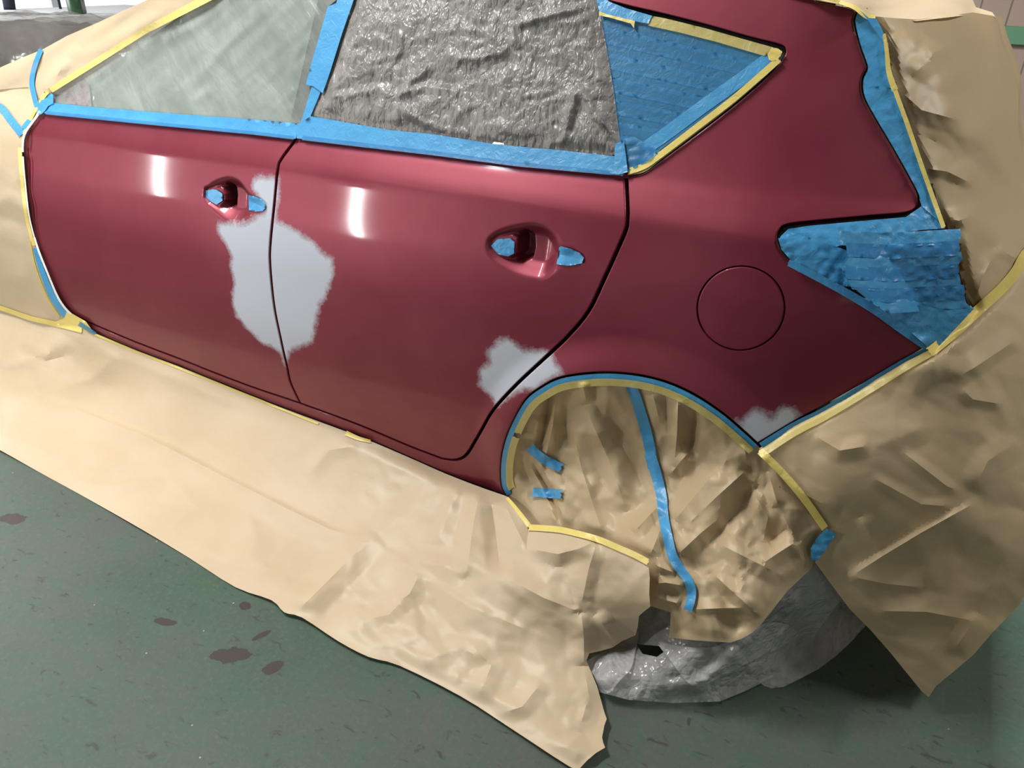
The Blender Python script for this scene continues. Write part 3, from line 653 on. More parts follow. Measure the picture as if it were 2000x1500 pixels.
wheel_c = tps([(988, 960, 'S', -.012), (981, 900, 'S', -.012), (1008, 815, 'S', -.012), (1062, 756, 'S', -.012), (1150, 733, 'S', -.012), (1255, 738, 'S', -.012), (1360, 778, 'S', -.012), (1479, 872, 'S', -.010),
               (1100, 850, 'y', .020), (1200, 880, 'y', .015), (1330, 880, 'y', .01), (1110, 960, 'y', -.030), (1230, 1000, 'y', -.060), (1350, 1000, 'y', -.070), (1450, 980, 'y', -.050), (1530, 925, 'y', -.015), (1612, 1033, 'y', -.025), (1590, 1095, 'y', -.030), (1500, 1130, 'y', -.12), (1350, 1120, 'y', -.16),
               (1270, 1185, 'y', -.205), (1308, 1246, 'y', -.215), (1427, 1255, 'y', -.215), (1480, 1225, 'y', -.18), (1266, 1094, 'y', -.170), (1210, 1069, 'y', -.140), (1101, 1034, 'y', -.075), (1035, 1026, 'y', -.045)])
DH = lifted(wheel_c, wr_wheel)
WHEEL = cat(inset(ARCH, 0)[:, :], [(1000, 992), (1026, 1040), (1100, 1050), (1205, 1086), (1255, 1110), (1258, 1180)], WHEEL_IN[len(ARCH) + 5:])
sheet('masking_paper', WHEEL, 4.6, DH, PAPER_IN, 'crumpled tan masking paper filling the rear wheel arch', 'masking paper', lines=[a[0] for a in FO_H])

# --- clear plastic bag round the tyre under that paper
def wr_bag(q):
    return .016 * facet(q[:, 0] / 60, q[:, 1] / 40, 50) + .009 * facet(q[:, 0] / 24, q[:, 1] / 20, 52) + fold(q, [(1540, 1140), (1480, 1230), (1380, 1330), (1300, 1350)], .02, 20)
bag_c = tps([(1140, 1260, 'z', .02), (1196, 1262, 'z', .025), (1241, 1238, 'z', .05), (1160, 1340, 'z', .010), (1228, 1367, 'z', .006), (1315, 1373, 'z', .006), (1406, 1370, 'z', .006), (1455, 1350, 'z', .010), (1528, 1316, 'z', .012), (1577, 1262, 'z', .03), (1630, 1185, 'y', .02), (1651, 1164, 'y', .03),
             (1250, 1150, 'y', -.13), (1330, 1230, 'y', -.165), (1430, 1240, 'y', -.155), (1500, 1180, 'y', -.10), (1590, 1080, 'y', .0), (1640, 1100, 'y', .03), (1300, 1300, 'z', .09), (1420, 1300, 'z', .10), (1200, 1310, 'z', .055)])
DB = lifted(bag_c, wr_bag)
bag = empty('plastic_wheel_bag', tuple(at(np.array([[1315, 1373.]]), DB(np.array([[1315, 1373.]])))[0] * (1, 1, 0)), 'clear grey plastic bag round the rear tyre, its hem spread on the dark floor', 'plastic bag')
BAG_F = cat([(1228, 1180), (1262, 1160), (1330, 1180), (1480, 1180), (1570, 1095), (1592, 1085)], [(1651, 1164), (1630, 1186), (1577, 1262), (1560, 1290), (1528, 1314), (1455, 1350), (1406, 1370), (1315, 1373), (1228, 1367), (1171, 1352), (1154, 1330), (1138, 1300), (1138, 1262), (1190, 1240)])
def bagpart(name, poly, D, m, hole=None):
    P = dens(poly, 4.5); v, f = mesh2d(P, [hole] if hole is not None else [], 5.5); V = at(v, D(v)); o = new_obj(name, V - np.array(bag.location), flip(V, f), m, origin=(0, 0, 0)); o.parent = bag; return o
bagpart('outer_layer', BAG_F, DB, FILM_C, np.array([(1243, 1258), (1288, 1262), (1298, 1272), (1283, 1283), (1255, 1277)], float))
bagpart('torn_flap', crv([(1285, 1255), (1310, 1290), (1340, 1330), (1378, 1352), (1392, 1342), (1394, 1330), (1470, 1290), (1560, 1240), (1500, 1215), (1400, 1262), (1330, 1262)], 4, True), lambda q: DB(q) - .012, FILM_C)
bagpart('gathered_corner', crv([(1146, 1292), (1160, 1320), (1186, 1354), (1210, 1330), (1232, 1306), (1240, 1275), (1246, 1230), (1200, 1262)], 4, True), lambda q: DB(q) - .012, FILM_C)
bagpart('inner_layer', cat([(1480, 1330), (1500, 1345), (1530, 1342), (1562, 1326), (1600, 1306), (1632, 1282), (1662, 1254), (1688, 1226), (1730, 1180), (1640, 1060), (1590, 1080)]), tps([(1480, 1330, 'z', .006), (1530, 1342, 'z', .006), (1562, 1326, 'z', .006), (1632, 1282, 'z', .006), (1688, 1226, 'z', .006), (1730, 1180, 'z', .02), (1640, 1060, 'y', .14), (1590, 1080, 'y', .06), (1600, 1200, 'y', .10)]), FILM_C)

# --- paper over the tail: upper sheet over the hatch, lower sheet over the bumper, top sheet over the spoiler
FO_U = (([(1795, 42), (1830, 140), (1900, 300)], .016, 60, 50), ([(1750, 170), (1800, 215), (1885, 238)], .018, 30, 40), ([(1800, 328), (1850, 335), (1905, 362)], .018, 16, 40), ([(1946, 486), (1920, 540), (1905, 585)], .022, 24, 36), ([(1946, 486), (1968, 496), (1992, 508)], .016, 16, 22), ([(1850, 440), (1900, 420), (1940, 480)], .016, 26, 30), ([(1875, 60), (1950, 180), (1985, 330)], .014, 60, 60), ([(1780, 150), (1830, 100), (1870, 95)], .012, 30, 30), ([(1795, 260), (1850, 290), (1870, 330)], -.012, 30, 30), ([(1760, 60), (1790, 90), (1850, 110)], .010, 20, 26))
def wr_up(q):
    x, y = rot2(q, 58); h = .016 * facet(x / 150, y / 70, 60) + .010 * facet(x / 60, y / 40, 64) + .012 * vnoise(x / 220, y / 55, 11)
    for a, am, wd, w2 in FO_U:
        h += fold(q, a, am, wd, w2)
    return h * sstep(0, 24, edist(UP_L, q, False)) - .014 * inside(UP_STRIP, q)
UP_L = np.array([(1690, 30), (1728, 70), (1740, 150), (1765, 230), (1800, 330), (1840, 440), (1868, 450), (1880, 560), (1904, 606)], float)
UP_STRIP = np.concatenate([UP_L, UP_L[::-1] - (16, 0)])
up_c = tps([(1690, 34, 'y', .30), (1728, 70, 'y', .31), (1765, 230, 'y', .265), (1800, 330, 'y', .245), (1840, 440, 'y', .235), (1868, 450, 'y', .235), (1880, 560, 'y', .225), (1904, 606, 'y', .225), (2000, 510, 'y', .42), (1790, 40, 'y', .40), (1880, 40, 'y', .62), (1945, 32, 'y', .85), (1990, 170, 'y', .85), (1985, 250, 'y', .68), (1900, 250, 'y', .40), (2000, 320, 'y', .66), (1950, 420, 'y', .42), (2120, 420, 'y', .9), (2120, 620, 'y', .75), (1850, 150, 'y', .38)])
DU = lifted(up_c, wr_up)
UPPER = cat(UP_L[:1], UP_L[1:-1] - (15, 0), UP_L[-1:], [(1960, 556), (1985, 528), (2000, 506), (2120, 400)], crv([(2120, 380), (2060, 330), (2003, 305), (1989, 250), (1989, 180), (1976, 130), (1956, 80), (1945, 32)], 4), [(1900, 24), (1860, 30), (1790, 38), (1730, 34)])
sheet('masking_paper', UPPER, 6, DU, PAPER_IN, 'brown masking paper hanging down over the tailgate, above the slanting yellow tape', 'masking paper', lines=[UP_L[1:-1]] + [a[0] for a in FO_U], extend=(((2120, 380), (1945, 32)), (.03, .55, -.02), 6))
FO_L = (([(1660, 1127), (1727, 1084), (1800, 1040), (1913, 977)], .022, 55, 12), ([(1655, 1125), (1730, 1140), (1805, 1148)], .020, 14, 40), ([(1713, 1193), (1810, 1195), (1905, 1213)], .020, 16, 40), ([(1910, 1196), (1890, 1230), (1862, 1272)], .022, 24, 40), ([(2000, 1000), (1960, 1090), (1905, 1200)], .024, 60, 50), ([(1680, 1010), (1700, 1050), (1727, 1084)], .014, 20, 30), ([(1500, 905), (1560, 960), (1640, 1000)], .012, 30, 30), ([(1880, 640), (1850, 690), (1860, 740)], .022, 30, 30), ([(1860, 742), (1900, 720), (1990, 660)], .018, 20, 36), ([(1990, 860), (1930, 900), (1900, 960)], .018, 36, 36), ([(1590, 850), (1640, 880), (1700, 870)], .012, 26, 26), ([(1880, 760), (1900, 780), (1960, 790)], .014, 18, 26), ([(1760, 880), (1850, 950), (1880, 960)], .008, 16, 16), ([(1700, 930), (1800, 985), (1870, 990)], .008, 16, 16))
def wr_low(q):
    x, y = rot2(q, 35); h = .020 * facet(x / 180, y / 90, 70) + .010 * facet(x / 75, y / 50, 74) + .008 * vnoise(x / 200, y / 60, 15)
    for a, am, wd, w2 in FO_L:
        h += fold(q, a, am, wd, w2)
    return h * sstep(0, 24, edist(LOW_L, q, False))
LOW_L = np.array([(1482, 876), (1550, 832), (1610, 802), (1700, 748), (1770, 706), (1816, 684), (1868, 644), (1904, 610), (1960, 560), (2000, 510)], float)
low_c = tps([(1482, 876, 'S', .004), (1550, 832, 'S', .004), (1610, 802, 'S', .004), (1700, 748, 'S', .004), (1816, 684, 'S', .006), (1904, 610, 'y', .22), (2000, 510, 'y', .41), (1530, 925, 'y', -.020), (1612, 1033, 'y', -.03), (1590, 1095, 'y', -.03),
             (1620, 900, 'y', -.025), (1720, 850, 'y', .02), (1800, 800, 'y', .06), (1900, 740, 'y', .13), (2000, 680, 'y', .26), (2000, 900, 'y', .20), (1850, 950, 'y', .05), (1700, 1050, 'y', -.01), (1700, 1238, 'y', .00), (1815, 1358, 'y', .03), (1990, 1180, 'y', .15), (2120, 1060, 'y', .26), (2150, 800, 'y', .45)])
DL = lifted(low_c, wr_low)
LOWER = cat(LOW_L, [(2130, 390), (2190, 700), (2130, 1050), (2000, 1165), (1990, 1182), (1940, 1234), (1900, 1280), (1850, 1322), (1828, 1340), (1814, 1362), (1800, 1350), (1740, 1276), (1700, 1230), (1660, 1190), (1630, 1150), (1608, 1120), (1592, 1098)], [(1612, 1033), (1570, 970), (1530, 920)])
sheet('masking_paper', LOWER, 6, DL, PAPER_IN, 'brown masking paper over the rear bumper, hanging to a pointed corner near the floor', 'masking paper', lines=[a[0] for a in FO_L], extend=(((2130, 390), (2130, 1050)), (.06, .6, 0), 6))
def wr_top(q): return .012 * facet(q[:, 0] / 60, q[:, 1] / 14, 80)
top_c = tps([(1594, -2, 'S', .006), (1668, 15, 'S', .006), (1700, 34, 'y', .29), (1790, 40, 'y', .39), (1880, 30, 'y', .61), (1945, 33, 'y', .84), (1620, -60, 'y', .75), (1800, -40, 'y', 1.1), (1905, 12, 'y', 1.0), (1900, -5, 'y', 1.15)])
DT = lifted(top_c, wr_top)
TOP = cat([(1560, -10), (1594, -1), (1640, 8), (1668, 14), (1690, 30), (1730, 36), (1790, 41), (1860, 33), (1900, 28), (1945, 34), (1938, 24), (1906, 14), (1900, 0), (1896, -30), (1560, -45)])
sheet('masking_paper', TOP, 5, DT, PAPER, 'sunlit cream masking paper on the roof spoiler at the top right'.replace('sunlit', 'bright'), 'masking paper')

# --- plastic film over the side windows
def wr_fa(q):
    x, y = rot2(q, -42); h = .004 * vnoise(x / 160, y / 14, 21) + .003 * crumple(x / 120, y / 18, 82) + .0018 * crumple(q[:, 0] / 16, q[:, 1] / 13, 85) * sstep(120, 230, q[:, 1])
    for a in ([(330, 215), (400, 140), (470, 60), (540, 0)], [(170, 195), (260, 120), (420, 30)], [(345, 216), (390, 190), (420, 170)], [(600, 20), (575, 120), (560, 230)], [(640, 40), (600, 170), (580, 235)]): h += fold(q, a, .009, 18)
    return h * (.12 + .88 * sstep(0, 34, edist(FA, q)))
FA = cat([(99, 178), (180, 126), (280, 63), (400, 2), (560, -90), (700, -90), (668, -10), (640, 14), (600, 165), (611, 168), (590, 244), (560, 240), (330, 222), (200, 212), (102, 204)])
DFA = lifted(DS(.004), wr_fa)
sheet('plastic_film', FA, 6, DFA, FILM_A, 'milky plastic film over the front side window', 'plastic film')
def wr_fb(q):
    h = .010 * vnoise(q[:, 0] / 120, q[:, 1] / 70, 31) + .010 * facet(q[:, 0] / 70, q[:, 1] / 45, 90) + .008 * facet(q[:, 0] / 26, q[:, 1] / 22, 93) + .0045 * facet(q[:, 0] / 11, q[:, 1] / 11, 96)
    for a, am in (([(775, 205), (740, 170), (690, 185), (640, 190)], .012), ([(772, 200), (800, 160), (840, 130)], .012), ([(775, 185), (830, 170), (900, 178)], .012), ([(770, 200), (840, 250), (960, 285)], .014), ([(850, 250), (950, 270), (1080, 296)], .010), ([(1130, 165), (1160, 220), (1205, 275)], .016), ([(1130, 165), (1110, 230), (1095, 290)], .012), ([(1165, 10), (1185, 120), (1205, 260)], .010), ([(1000, 50), (1090, 25), (1150, 10)], .012), ([(690, 20), (660, 90), (640, 180)], .010), ([(870, 110), (930, 115), (990, 100)], .008)): h += fold(q, a, am, 13)
    return h * (.12 + .88 * sstep(0, 30, edist(FB, q)))
FB = np.array([(700, -90), (690, 0), (647, 138), (606, 226), (637, 232), (760, 254), (850, 264), (970, 283), (1092, 297), (1206, 304), (1212, 280), (1199, 180), (1184, 90), (1168, 0), (1150, -90)], float)
DFB = lifted(DS(.004), wr_fb)
sheet('plastic_film', FB, 4, DFB, FILM_B, 'crinkled grey plastic film over the rear side window', 'plastic film')

# --- tapes stuck to the car
T1 = DS(.0105)
patch('masking_tape', [(80, 219), (92, 206), (104, 201), (200, 211), (340, 222), (480, 232), (585, 241), (577, 271), (490, 261), (400, 252), (300, 243), (190, 231), (84, 221)], T1, BLUE, 'blue tape band along the bottom of the front side window', seed=1)
patch('masking_tape', [(581, 243), (607, 227), (637, 232), (760, 254), (847, 262), (970, 282), (1092, 293), (1200, 305), (1213, 302), (1221, 330), (1219, 341), (1180, 338), (1005, 322), (847, 301), (700, 284), (579, 270)], T1, BLUE, 'long blue tape band along the bottom of the rear side window', seed=2)
band('masking_tape', [(590, 269), (700, 282), (847, 299), (1005, 320), (1180, 336), (1217, 339)], 9, DS(.0125), BLUE_THIN, 'narrow silvery blue tape lapping the lower edge of the rear window band', curve=False)
band('masking_tape', [(90, 220), (300, 241), (490, 259), (574, 269)], 7, DS(.0125), BLUE_THIN, 'narrow pale blue tape lapping the lower edge of the front window band', curve=False)
patch('masking_tape', [(667, -40), (703, -40), (690, 2), (668, 66), (645, 140), (630, 182), (611, 168), (597, 165), (612, 110), (640, 13), (657, 6)], DS(.0135), BLUE, 'wide blue tape down the pillar between the two side windows', seed=3)
patch('masking_tape', [(613, 155), (634, 158), (622, 190), (606, 228), (604, 262), (594, 270), (579, 270), (587, 240), (598, 205)], T1, BLUE, 'narrower blue tape at the foot of the pillar between the side windows', lift=.0005, seed=4)
patch('masking_tape', [(92, 179), (99, 181), (104, 186), (104, 202), (94, 207), (88, 216), (81, 223), (73, 224), (70, 215), (78, 200)], DS(.013), BLUE, 'crumpled blue tape end wrapped at the front corner of the front window', wr=.006, step=4, seed=5)
patch('masking_tape', [(1201, 281), (1218, 274), (1222, 300), (1226, 336), (1208, 341), (1190, 339), (1200, 322)], DS(.0135), BLUE, 'short upright blue tape at the rear corner of the rear side window', step=5, seed=6)
# quarter window: overlapping strips
ordn = ['topmost', 'second', 'third', 'fourth', 'fifth', 'sixth', 'seventh', 'eighth', 'ninth', 'lowest']
yl = [24, 50, 77, 103, 127, 150, 173, 195, 216, 238, 264]
def left_x(y): return float(np.interp(y, [0, 30, 90, 180, 270, 300], [1162, 1171, 1183, 1197, 1209, 1214]))
def run(y, m, k):
    out = []
    x0 = left_x(y); xr = x0
    while xr < 1510:
        yr = y + (xr - x0) * m
        if xr > np.interp(yr, [60, 100, 118, 160, 210, 262, 292], [1600, 1512, 1496, 1440, 1370, 1300, 1258]): break
        xr += 2
    return (x0, y), (xr, y + (xr - x0) * m)
for i in range(10):
    m0, m1 = .245 - .007 * i, .245 - .007 * (i + 1)
    a, b = run(yl[i], m0, i); c, d = run(yl[i + 1] + 8, m1, i)
    patch('masking_tape', [a, b, d, c], DS(.0026 + .0007 * (i % 2)), BLUE_THIN, f'{ordn[i]} of the ten blue tape strips across the rear quarter window', lift=.0005, wr=.00008, step=8, group='blue strips across the rear quarter window', seed=10 + i)
band('masking_tape', [(1502, 114), (1440, 160), (1370, 210), (1300, 262), (1256, 293)], 26, DS(.0055), BLUE, 'slanting blue tape along the rear edge of the rear quarter window', curve=False)
band('masking_tape', [(1506, 119), (1437, 178), (1380, 220), (1300, 278), (1240, 322)], 12, DS(.0045), BLUE_THIN, 'narrow blue tape next to the yellow tape on the quarter window rear edge', curve=False)
patch('masking_tape', [(1208, 280), (1212, 262), (1240, 268), (1268, 284), (1290, 296), (1262, 318), (1238, 331), (1222, 334)], DS(.0065), BLUE_THIN, 'wrinkled blue tape in the bottom corner of the rear quarter window', wr=.004, step=5, seed=24)
patch('masking_tape', [(1268, 30), (1300, 36), (1377, 55), (1465, 80), (1512, 93), (1503, 106), (1492, 109), (1400, 82), (1330, 64), (1266, 50)], DS(.0065), YELLOW_THIN, 'wide pale yellow tape along the top edge of the rear quarter window', seed=25)
patch('masking_tape', [(1508, 92), (1520, 95), (1528, 101), (1525, 109), (1512, 121), (1502, 117), (1499, 106)], DS(.0075), YELLOW, 'yellow tape folded round the pointed rear corner of the quarter window', step=4, seed=26)
band('masking_tape', [(1521, 116), (1478, 154), (1425, 199), (1356, 252), (1290, 302), (1258, 324), (1226, 335)], (13, 12), DS(.0075), YELLOW, 'long yellow tape along the slanting rear edge of the quarter window')
band('masking_tape', [(1519, 122), (1484, 155), (1428, 204), (1358, 258), (1290, 309), (1258, 333), (1226, 339)], (5, 6), DS(.004), YELLOW_THIN, 'thin greenish yellow tape edge beside the paint below the quarter window')
patch('masking_tape', [(1162, -20), (1190, 3), (1222, 16), (1274, 31), (1266, 46), (1232, 40), (1200, 32), (1171, 25), (1166, 5)], DS(.0085), BLUE, 'blue tape piece on the upper front corner of the quarter window', step=6, seed=27)
patch('masking_tape', [(1170, 22), (1186, 28), (1240, 41), (1238, 55), (1232, 46), (1190, 34), (1170, 30)], DS(.010), YELLOW, 'small torn yellow tape end under the upper front blue tape piece', step=4, seed=28)
# tailgate edge and tail light
HL = HATCH.copy(); iT = int(np.argmin(np.hypot(*(HL - (1694, 135)).T)))
def off_r(P, d):
    e = np.gradient(P, axis=0); e /= np.hypot(*e.T)[:, None] + 1e-9; return P + np.stack([e[:, 1], -e[:, 0]], 1) * d
h1 = HL[(HL[:, 1] > 14) & (HL[:, 1] < 182) & (np.arange(len(HL)) < 60)]; h2 = HL[(HL[:, 1] > 165) & (np.arange(len(HL)) < int(np.argmin(np.hypot(*(HL - (1795, 390)).T))) + 1)]
patch('masking_tape', cat(h1 + (1.5, 0), [(1742, 178), (1736, 160), (1735, 120), (1732, 88), (1725, 62), (1712, 36), (1697, 35), (1682, 22)]), DS(.002), BLUE, 'upper wrinkled blue tape down the edge of the tailgate under the spoiler', wr=.004, seed=30)
patch('masking_tape', cat(h2 + (1.5, 0), [(1800, 402), (1846, 444), (1812, 370), (1800, 330), (1777, 270), (1760, 212), (1751, 174), (1720, 168)]), DS(.0045), BLUE, 'lower long blue tape down the edge of the tailgate to the tail light', wr=.004, seed=31)
def DUm(q): return np.minimum(DU(q), depS(q, .006)) - .004
band('masking_tape', [(1727, 66), (1732, 100), (1736, 140), (1748, 176)], (6, 13), DUm, YELLOW, 'short yellow tape beside the upper blue tape on the tailgate edge')
band('masking_tape', [(1748, 176), (1772, 242), (1797, 315), (1820, 380), (1843, 444)], (9, 9), DUm, YELLOW, 'long thin yellow tape between the lower tailgate tape and the brown paper')
band('masking_tape', [(1640, 4), (1668, 14), (1690, 30), (1708, 36)], (7, 12), lambda q: DT(q) - .006, YELLOW, 'yellow tape holding the spoiler paper at the rear end of the roof edge', n=3)
band('masking_tape', [(1500, -28), (1560, -10), (1640, 5)], (10, 8), DS(.007), YELLOW, 'yellow tape along the roof edge above the rear quarter panel', n=3)
TL = lambda o: DS(o)
patch('masking_tape', [(1524, 462), (1540, 447), (1580, 441), (1700, 430), (1769, 424), (1798, 404), (1806, 392), (1830, 430), (1846, 446), (1800, 449), (1700, 462), (1620, 486), (1545, 492), (1527, 480)], TL(.002), BLUE, 'blue tape along the top of the tail light under the red panel edge', wr=.004, step=7, seed=33)
patch('masking_tape', [(1520, 466), (1545, 454), (1600, 470), (1662, 492), (1664, 560), (1646, 559), (1580, 526), (1546, 510), (1526, 487)], TL(.0065), BLUE, 'wrinkled blue tape over the pointed front tip of the tail light', wr=.005, step=6, seed=34)
edge = [(447, 1875), (470, 1872), (492, 1877), (515, 1870), (536, 1873), (556, 1882), (578, 1884), (598, 1905)]
tln = ['topmost', 'second', 'third', 'fourth', 'fifth', 'sixth', 'lowest']
def low_x(y): return float(np.interp(y, [440, 510, 560, 600, 678], [1560, 1600, 1660, 1720, 1818]))
for i in range(7):
    y0, y1 = edge[i][0], edge[i + 1][0] + 7; xr0, xr1 = edge[i][1], edge[i + 1][1] - 4; a0, a1 = max(low_x(y0), 1640 + 12 * (i % 3)), max(low_x(y1), 1642 + 13 * (i % 2))
    patch('masking_tape', [(a0, y0 + 4), (1740, y0 + 8), (1800, y0 + 4), (xr0, y0), (xr0 + 3, (y0 + y1) / 2), (xr1, y1), (1800, y1 + 3), (1740, y1 + 7), (a1, y1 + 2)], (lambda k: (lambda q: np.minimum(depS(q, .0035 + .0012 * k), DU(q) - .004 - .001 * k)))(i % 2), BLUE if i % 2 == 0 else BLUE_DEEP, f'{tln[i]} of the seven blue tape strips running across the tail light onto the paper', wr=.005, step=7, group='blue strips across the tail light', seed=36 + i)
patch('masking_tape', [(1664, 498), (1690, 488), (1716, 484), (1712, 556), (1682, 562), (1662, 553)], TL(.0105), BLUE, 'upright blue tape patch in the middle of the tail light', step=6, seed=44)
patch('masking_tape', [(1724, 602), (1770, 592), (1850, 606), (1903, 602), (1866, 642), (1836, 674), (1818, 684), (1806, 672)], (lambda q: np.minimum(depS(q, .0095), DL(q) - .004)), BLUE, 'wide blue tape at the bottom corner of the tail light', wr=.004, step=7, seed=45)
band('masking_tape', [(1540, 513), (1580, 533), (1646, 568), (1710, 606), (1760, 641), (1812, 676)], (13, 20), TL(.0115), BLUE, 'blue tape following the sloping lower edge of the tail light')
# bumper seam
band('masking_tape', [(1487, 871), (1550, 832), (1612, 801), (1700, 747), (1765, 708), (1812, 683)], (14, 12), DS(.003), BLUE, 'dark blue tape along the seam between quarter panel and bumper')
LD = lambda q: np.minimum(DL(q), depS(q, .004)) - .003
band('masking_tape', [(1492, 883), (1552, 844), (1615, 811), (1703, 758), (1770, 716), (1820, 688)], (15, 14), LD, YELLOW_THIN, 'yellow tape along the bumper seam from the wheel arch to the tail light', lift=.002)
band('masking_tape', [(1816, 688), (1868, 646), (1904, 612), (1955, 565), (1985, 530), (2010, 490), (2080, 430)], (20, 22), lambda q: np.minimum(DL(q), DU(q)) - .005, YELLOW, 'yellow tape slanting up across the brown paper at the right of the tail light')
# wheel arch
def arch_off(d):
    e = np.gradient(ARCH, axis=0); e /= np.hypot(*e.T)[:, None]; n = np.stack([-e[:, 1], e[:, 0]], 1); n *= np.where(((np.array([1210, 960]) - ARCH) * n).sum(1) > 0, 1, -1)[:, None]; return ARCH + n * d
A1, A2 = arch_off(6), arch_off(17)
DA = lambda q: np.minimum(DH(q), depS(q, -.006)) - .002
band('masking_tape', A1, 11, DA, BLUE, 'blue tape lining the edge of the rear wheel arch', lift=.001, curve=False, ragged=(False, False))
for (a, b), nm in (((0, .50), 'yellow tape round the rear half of the wheel arch'), ((.485, .76), 'yellow tape over the top of the wheel arch beside the long blue strip'), ((.75, .985), 'yellow tape down the front side of the wheel arch')):
    band('masking_tape', A2[int(a * len(A2)):int(b * len(A2))], 14, DA, YELLOW_THIN, nm, lift=.0035, curve=False)
DHT = lambda q: DH(q) - .003
band('masking_tape', [(1228, 741), (1244, 784), (1260, 836), (1270, 880), (1276, 916)], 21, DHT, BLUE, 'upper part of the long blue tape strip down the wheel paper', lift=.004)
band('masking_tape', [(1268, 884), (1281, 925), (1292, 970), (1296, 1010), (1306, 1058), (1317, 1094), (1343, 1132), (1351, 1160), (1343, 1193)], (22, 17), DHT, BLUE, 'lower part of the long blue tape strip down the wheel paper', lift=.006)
band('masking_tape', [(1034, 873), (1055, 892), (1075, 904), (1096, 914)], 18, DHT, BLUE, 'upper short blue tape strip bridging the slit in the wheel paper', lift=.006)
band('masking_tape', [(1039, 961), (1065, 963), (1096, 965)], 18, DHT, BLUE, 'lower short blue tape strip bridging the slit in the wheel paper', lift=.006)
DKH = lambda q: np.minimum(DK(q), DH(q)) - .003
band('masking_tape', [(990, 972), (1010, 996), (1034, 1028)], (6, 10), DKH, YELLOW, 'short yellow tape from the sill end down the edge of the skirt paper', lift=.003)
band('masking_tape', [(1033, 1030), (1066, 1032), (1101, 1036), (1164, 1052), (1210, 1071), (1240, 1084), (1266, 1098)], 12, DKH, YELLOW, 'yellow tape joining the skirt paper to the wheel paper', lift=.003)
DLH = lambda q: np.minimum(DL(q), DH(q)) - .003
band('masking_tape', [(1484, 880), (1530, 926), (1572, 976), (1612, 1033)], (15, 15), DLH, YELLOW, 'yellow tape sloping down between wheel paper and bumper paper', lift=.003)
patch('masking_tape', [(1614, 1032), (1633, 1043), (1614, 1072), (1596, 1095), (1585, 1095), (1583, 1072), (1596, 1050)], DLH, BLUE, 'short blue tape piece at the lower end of the yellow tape beside the bumper paper', lift=.004, step=5, wr=.004, seed=48)
# sill and front edge of the door
band('masking_tape', [(186, 653), (266, 687), (350, 719), (420, 747), (560, 803), (622, 828)], (4, 4), lambda q: np.minimum(DK(q), depS(q, .006)) - .001, YELLOW, 'thin yellow tape line under the front half of the sill', n=2, curve=False)
band('masking_tape', [(676, 846), (700, 856), (724, 862)], (10, 6), lambda q: np.minimum(DK(q), depS(q, .006)) - .002, YELLOW, 'crumpled yellow tape scrap under the middle of the sill', n=3)
FE = FRONT_EDGE
def fe(y0, y1, d): m = (FE[:, 1] >= y0) & (FE[:, 1] <= y1); e = np.gradient(FE, axis=0); e /= np.hypot(*e.T)[:, None]; return (FE + np.stack([-e[:, 1], e[:, 0]], 1) * d)[m]
DWE = lambda q: np.minimum(DF(q), depS(q, .003)) - .006
DFm = lambda q: np.minimum(DF(q), depS(q, .003)) - .002
band('edge_line', fe(217, 300, 0.6), (4.5, 4), DWE, WHITE, 'white foam tape line at the upper front edge of the front door', n=2, curve=False)
band('edge_line', fe(300, 470, 0.6), (3, 3), DWE, WHITE, 'thin white foam tape line down the middle of the front door front edge', n=2, curve=False)
band('edge_line', fe(462, 618, 0.6), (4, 4), DWE, WHITE, 'white foam tape line at the lower front edge of the front door', n=2, curve=False)
band('masking_tape', fe(285, 482, 6.0), (8, 6), DFm, YELLOW, 'pale yellow tape beside the front edge of the front door', n=3, curve=False)
band('masking_tape', [(68, 484), (80, 524), (102, 578), (128, 616)], (8, 15), lambda q: DFm(q) - .001, BLUE, 'blue tape running down to the lower front corner of the front door', n=3)
band('masking_tape', [(58, 470), (68, 520), (92, 582), (116, 620)], (4, 5), DFm, YELLOW_THIN, 'yellow tape margin left of the lower front door blue tape', n=2)
patch('masking_tape', [(130, 609), (142, 613), (168, 628), (182, 648), (160, 647), (120, 637), (104, 630), (126, 621)], lambda q: DFm(q) - .002, YELLOW, 'yellow tape piece wrapped at the lower front corner of the front door', step=5, seed=50)
band('masking_tape', [(154, 632), (170, 642), (186, 652)], (9, 7), lambda q: DFm(q) - .005, BLUE_THIN, 'tiny blue tape piece at the front end of the sill', n=3)
band('masking_tape', [(-180, 556), (0, 601), (60, 622), (105, 632), (160, 645)], (8, 10), lambda q: np.minimum(DF(q), DK(q)) - .004, YELLOW, 'yellow tape joining fender paper and skirt paper at the far left', n=3, curve=False)
DWm = lambda q: np.minimum(DW(q), depS(q, .008)) - .003
band('masking_tape', [(540, -72), (402, -2), (281, 61), (182, 124), (100, 176)], (16, 11), DWm, YELLOW, 'yellow tape along the sloping windscreen pillar', n=3, curve=False)
patch('masking_tape', [(78, 190), (92, 172), (98, 180), (92, 186), (76, 207), (72, 205)], DWm, YELLOW, 'short yellow tape piece at the foot of the windscreen pillar', step=4, seed=52)
band('masking_tape', [(80, 97), (68, 128), (62, 160), (66, 185), (72, 208)], 10, lambda q: np.minimum(DW(q), DF(q)) - .004, BLUE, 'upright blue tape crossing the fold between fender and windscreen papers', n=3)
band('masking_tape', [(-60, 188), (-4, 207), (22, 236), (44, 264)], 15, lambda q: DF(q) - .003, BLUE, 'slanting blue tape on the fender paper at the far left', n=3)
band('masking_tape', [(45, 250), (58, 234)], 9, lambda q: DF(q) - .004, BLUE, 'stubby blue tape end beside the slanting fender tape', n=3, curve=False)
band('masking_tape', [(73, 208), (60, 232), (46, 262)], 6, lambda q: DFm(q) - .001, YELLOW, 'yellow tape between the white edge tape and the fender paper', n=2)
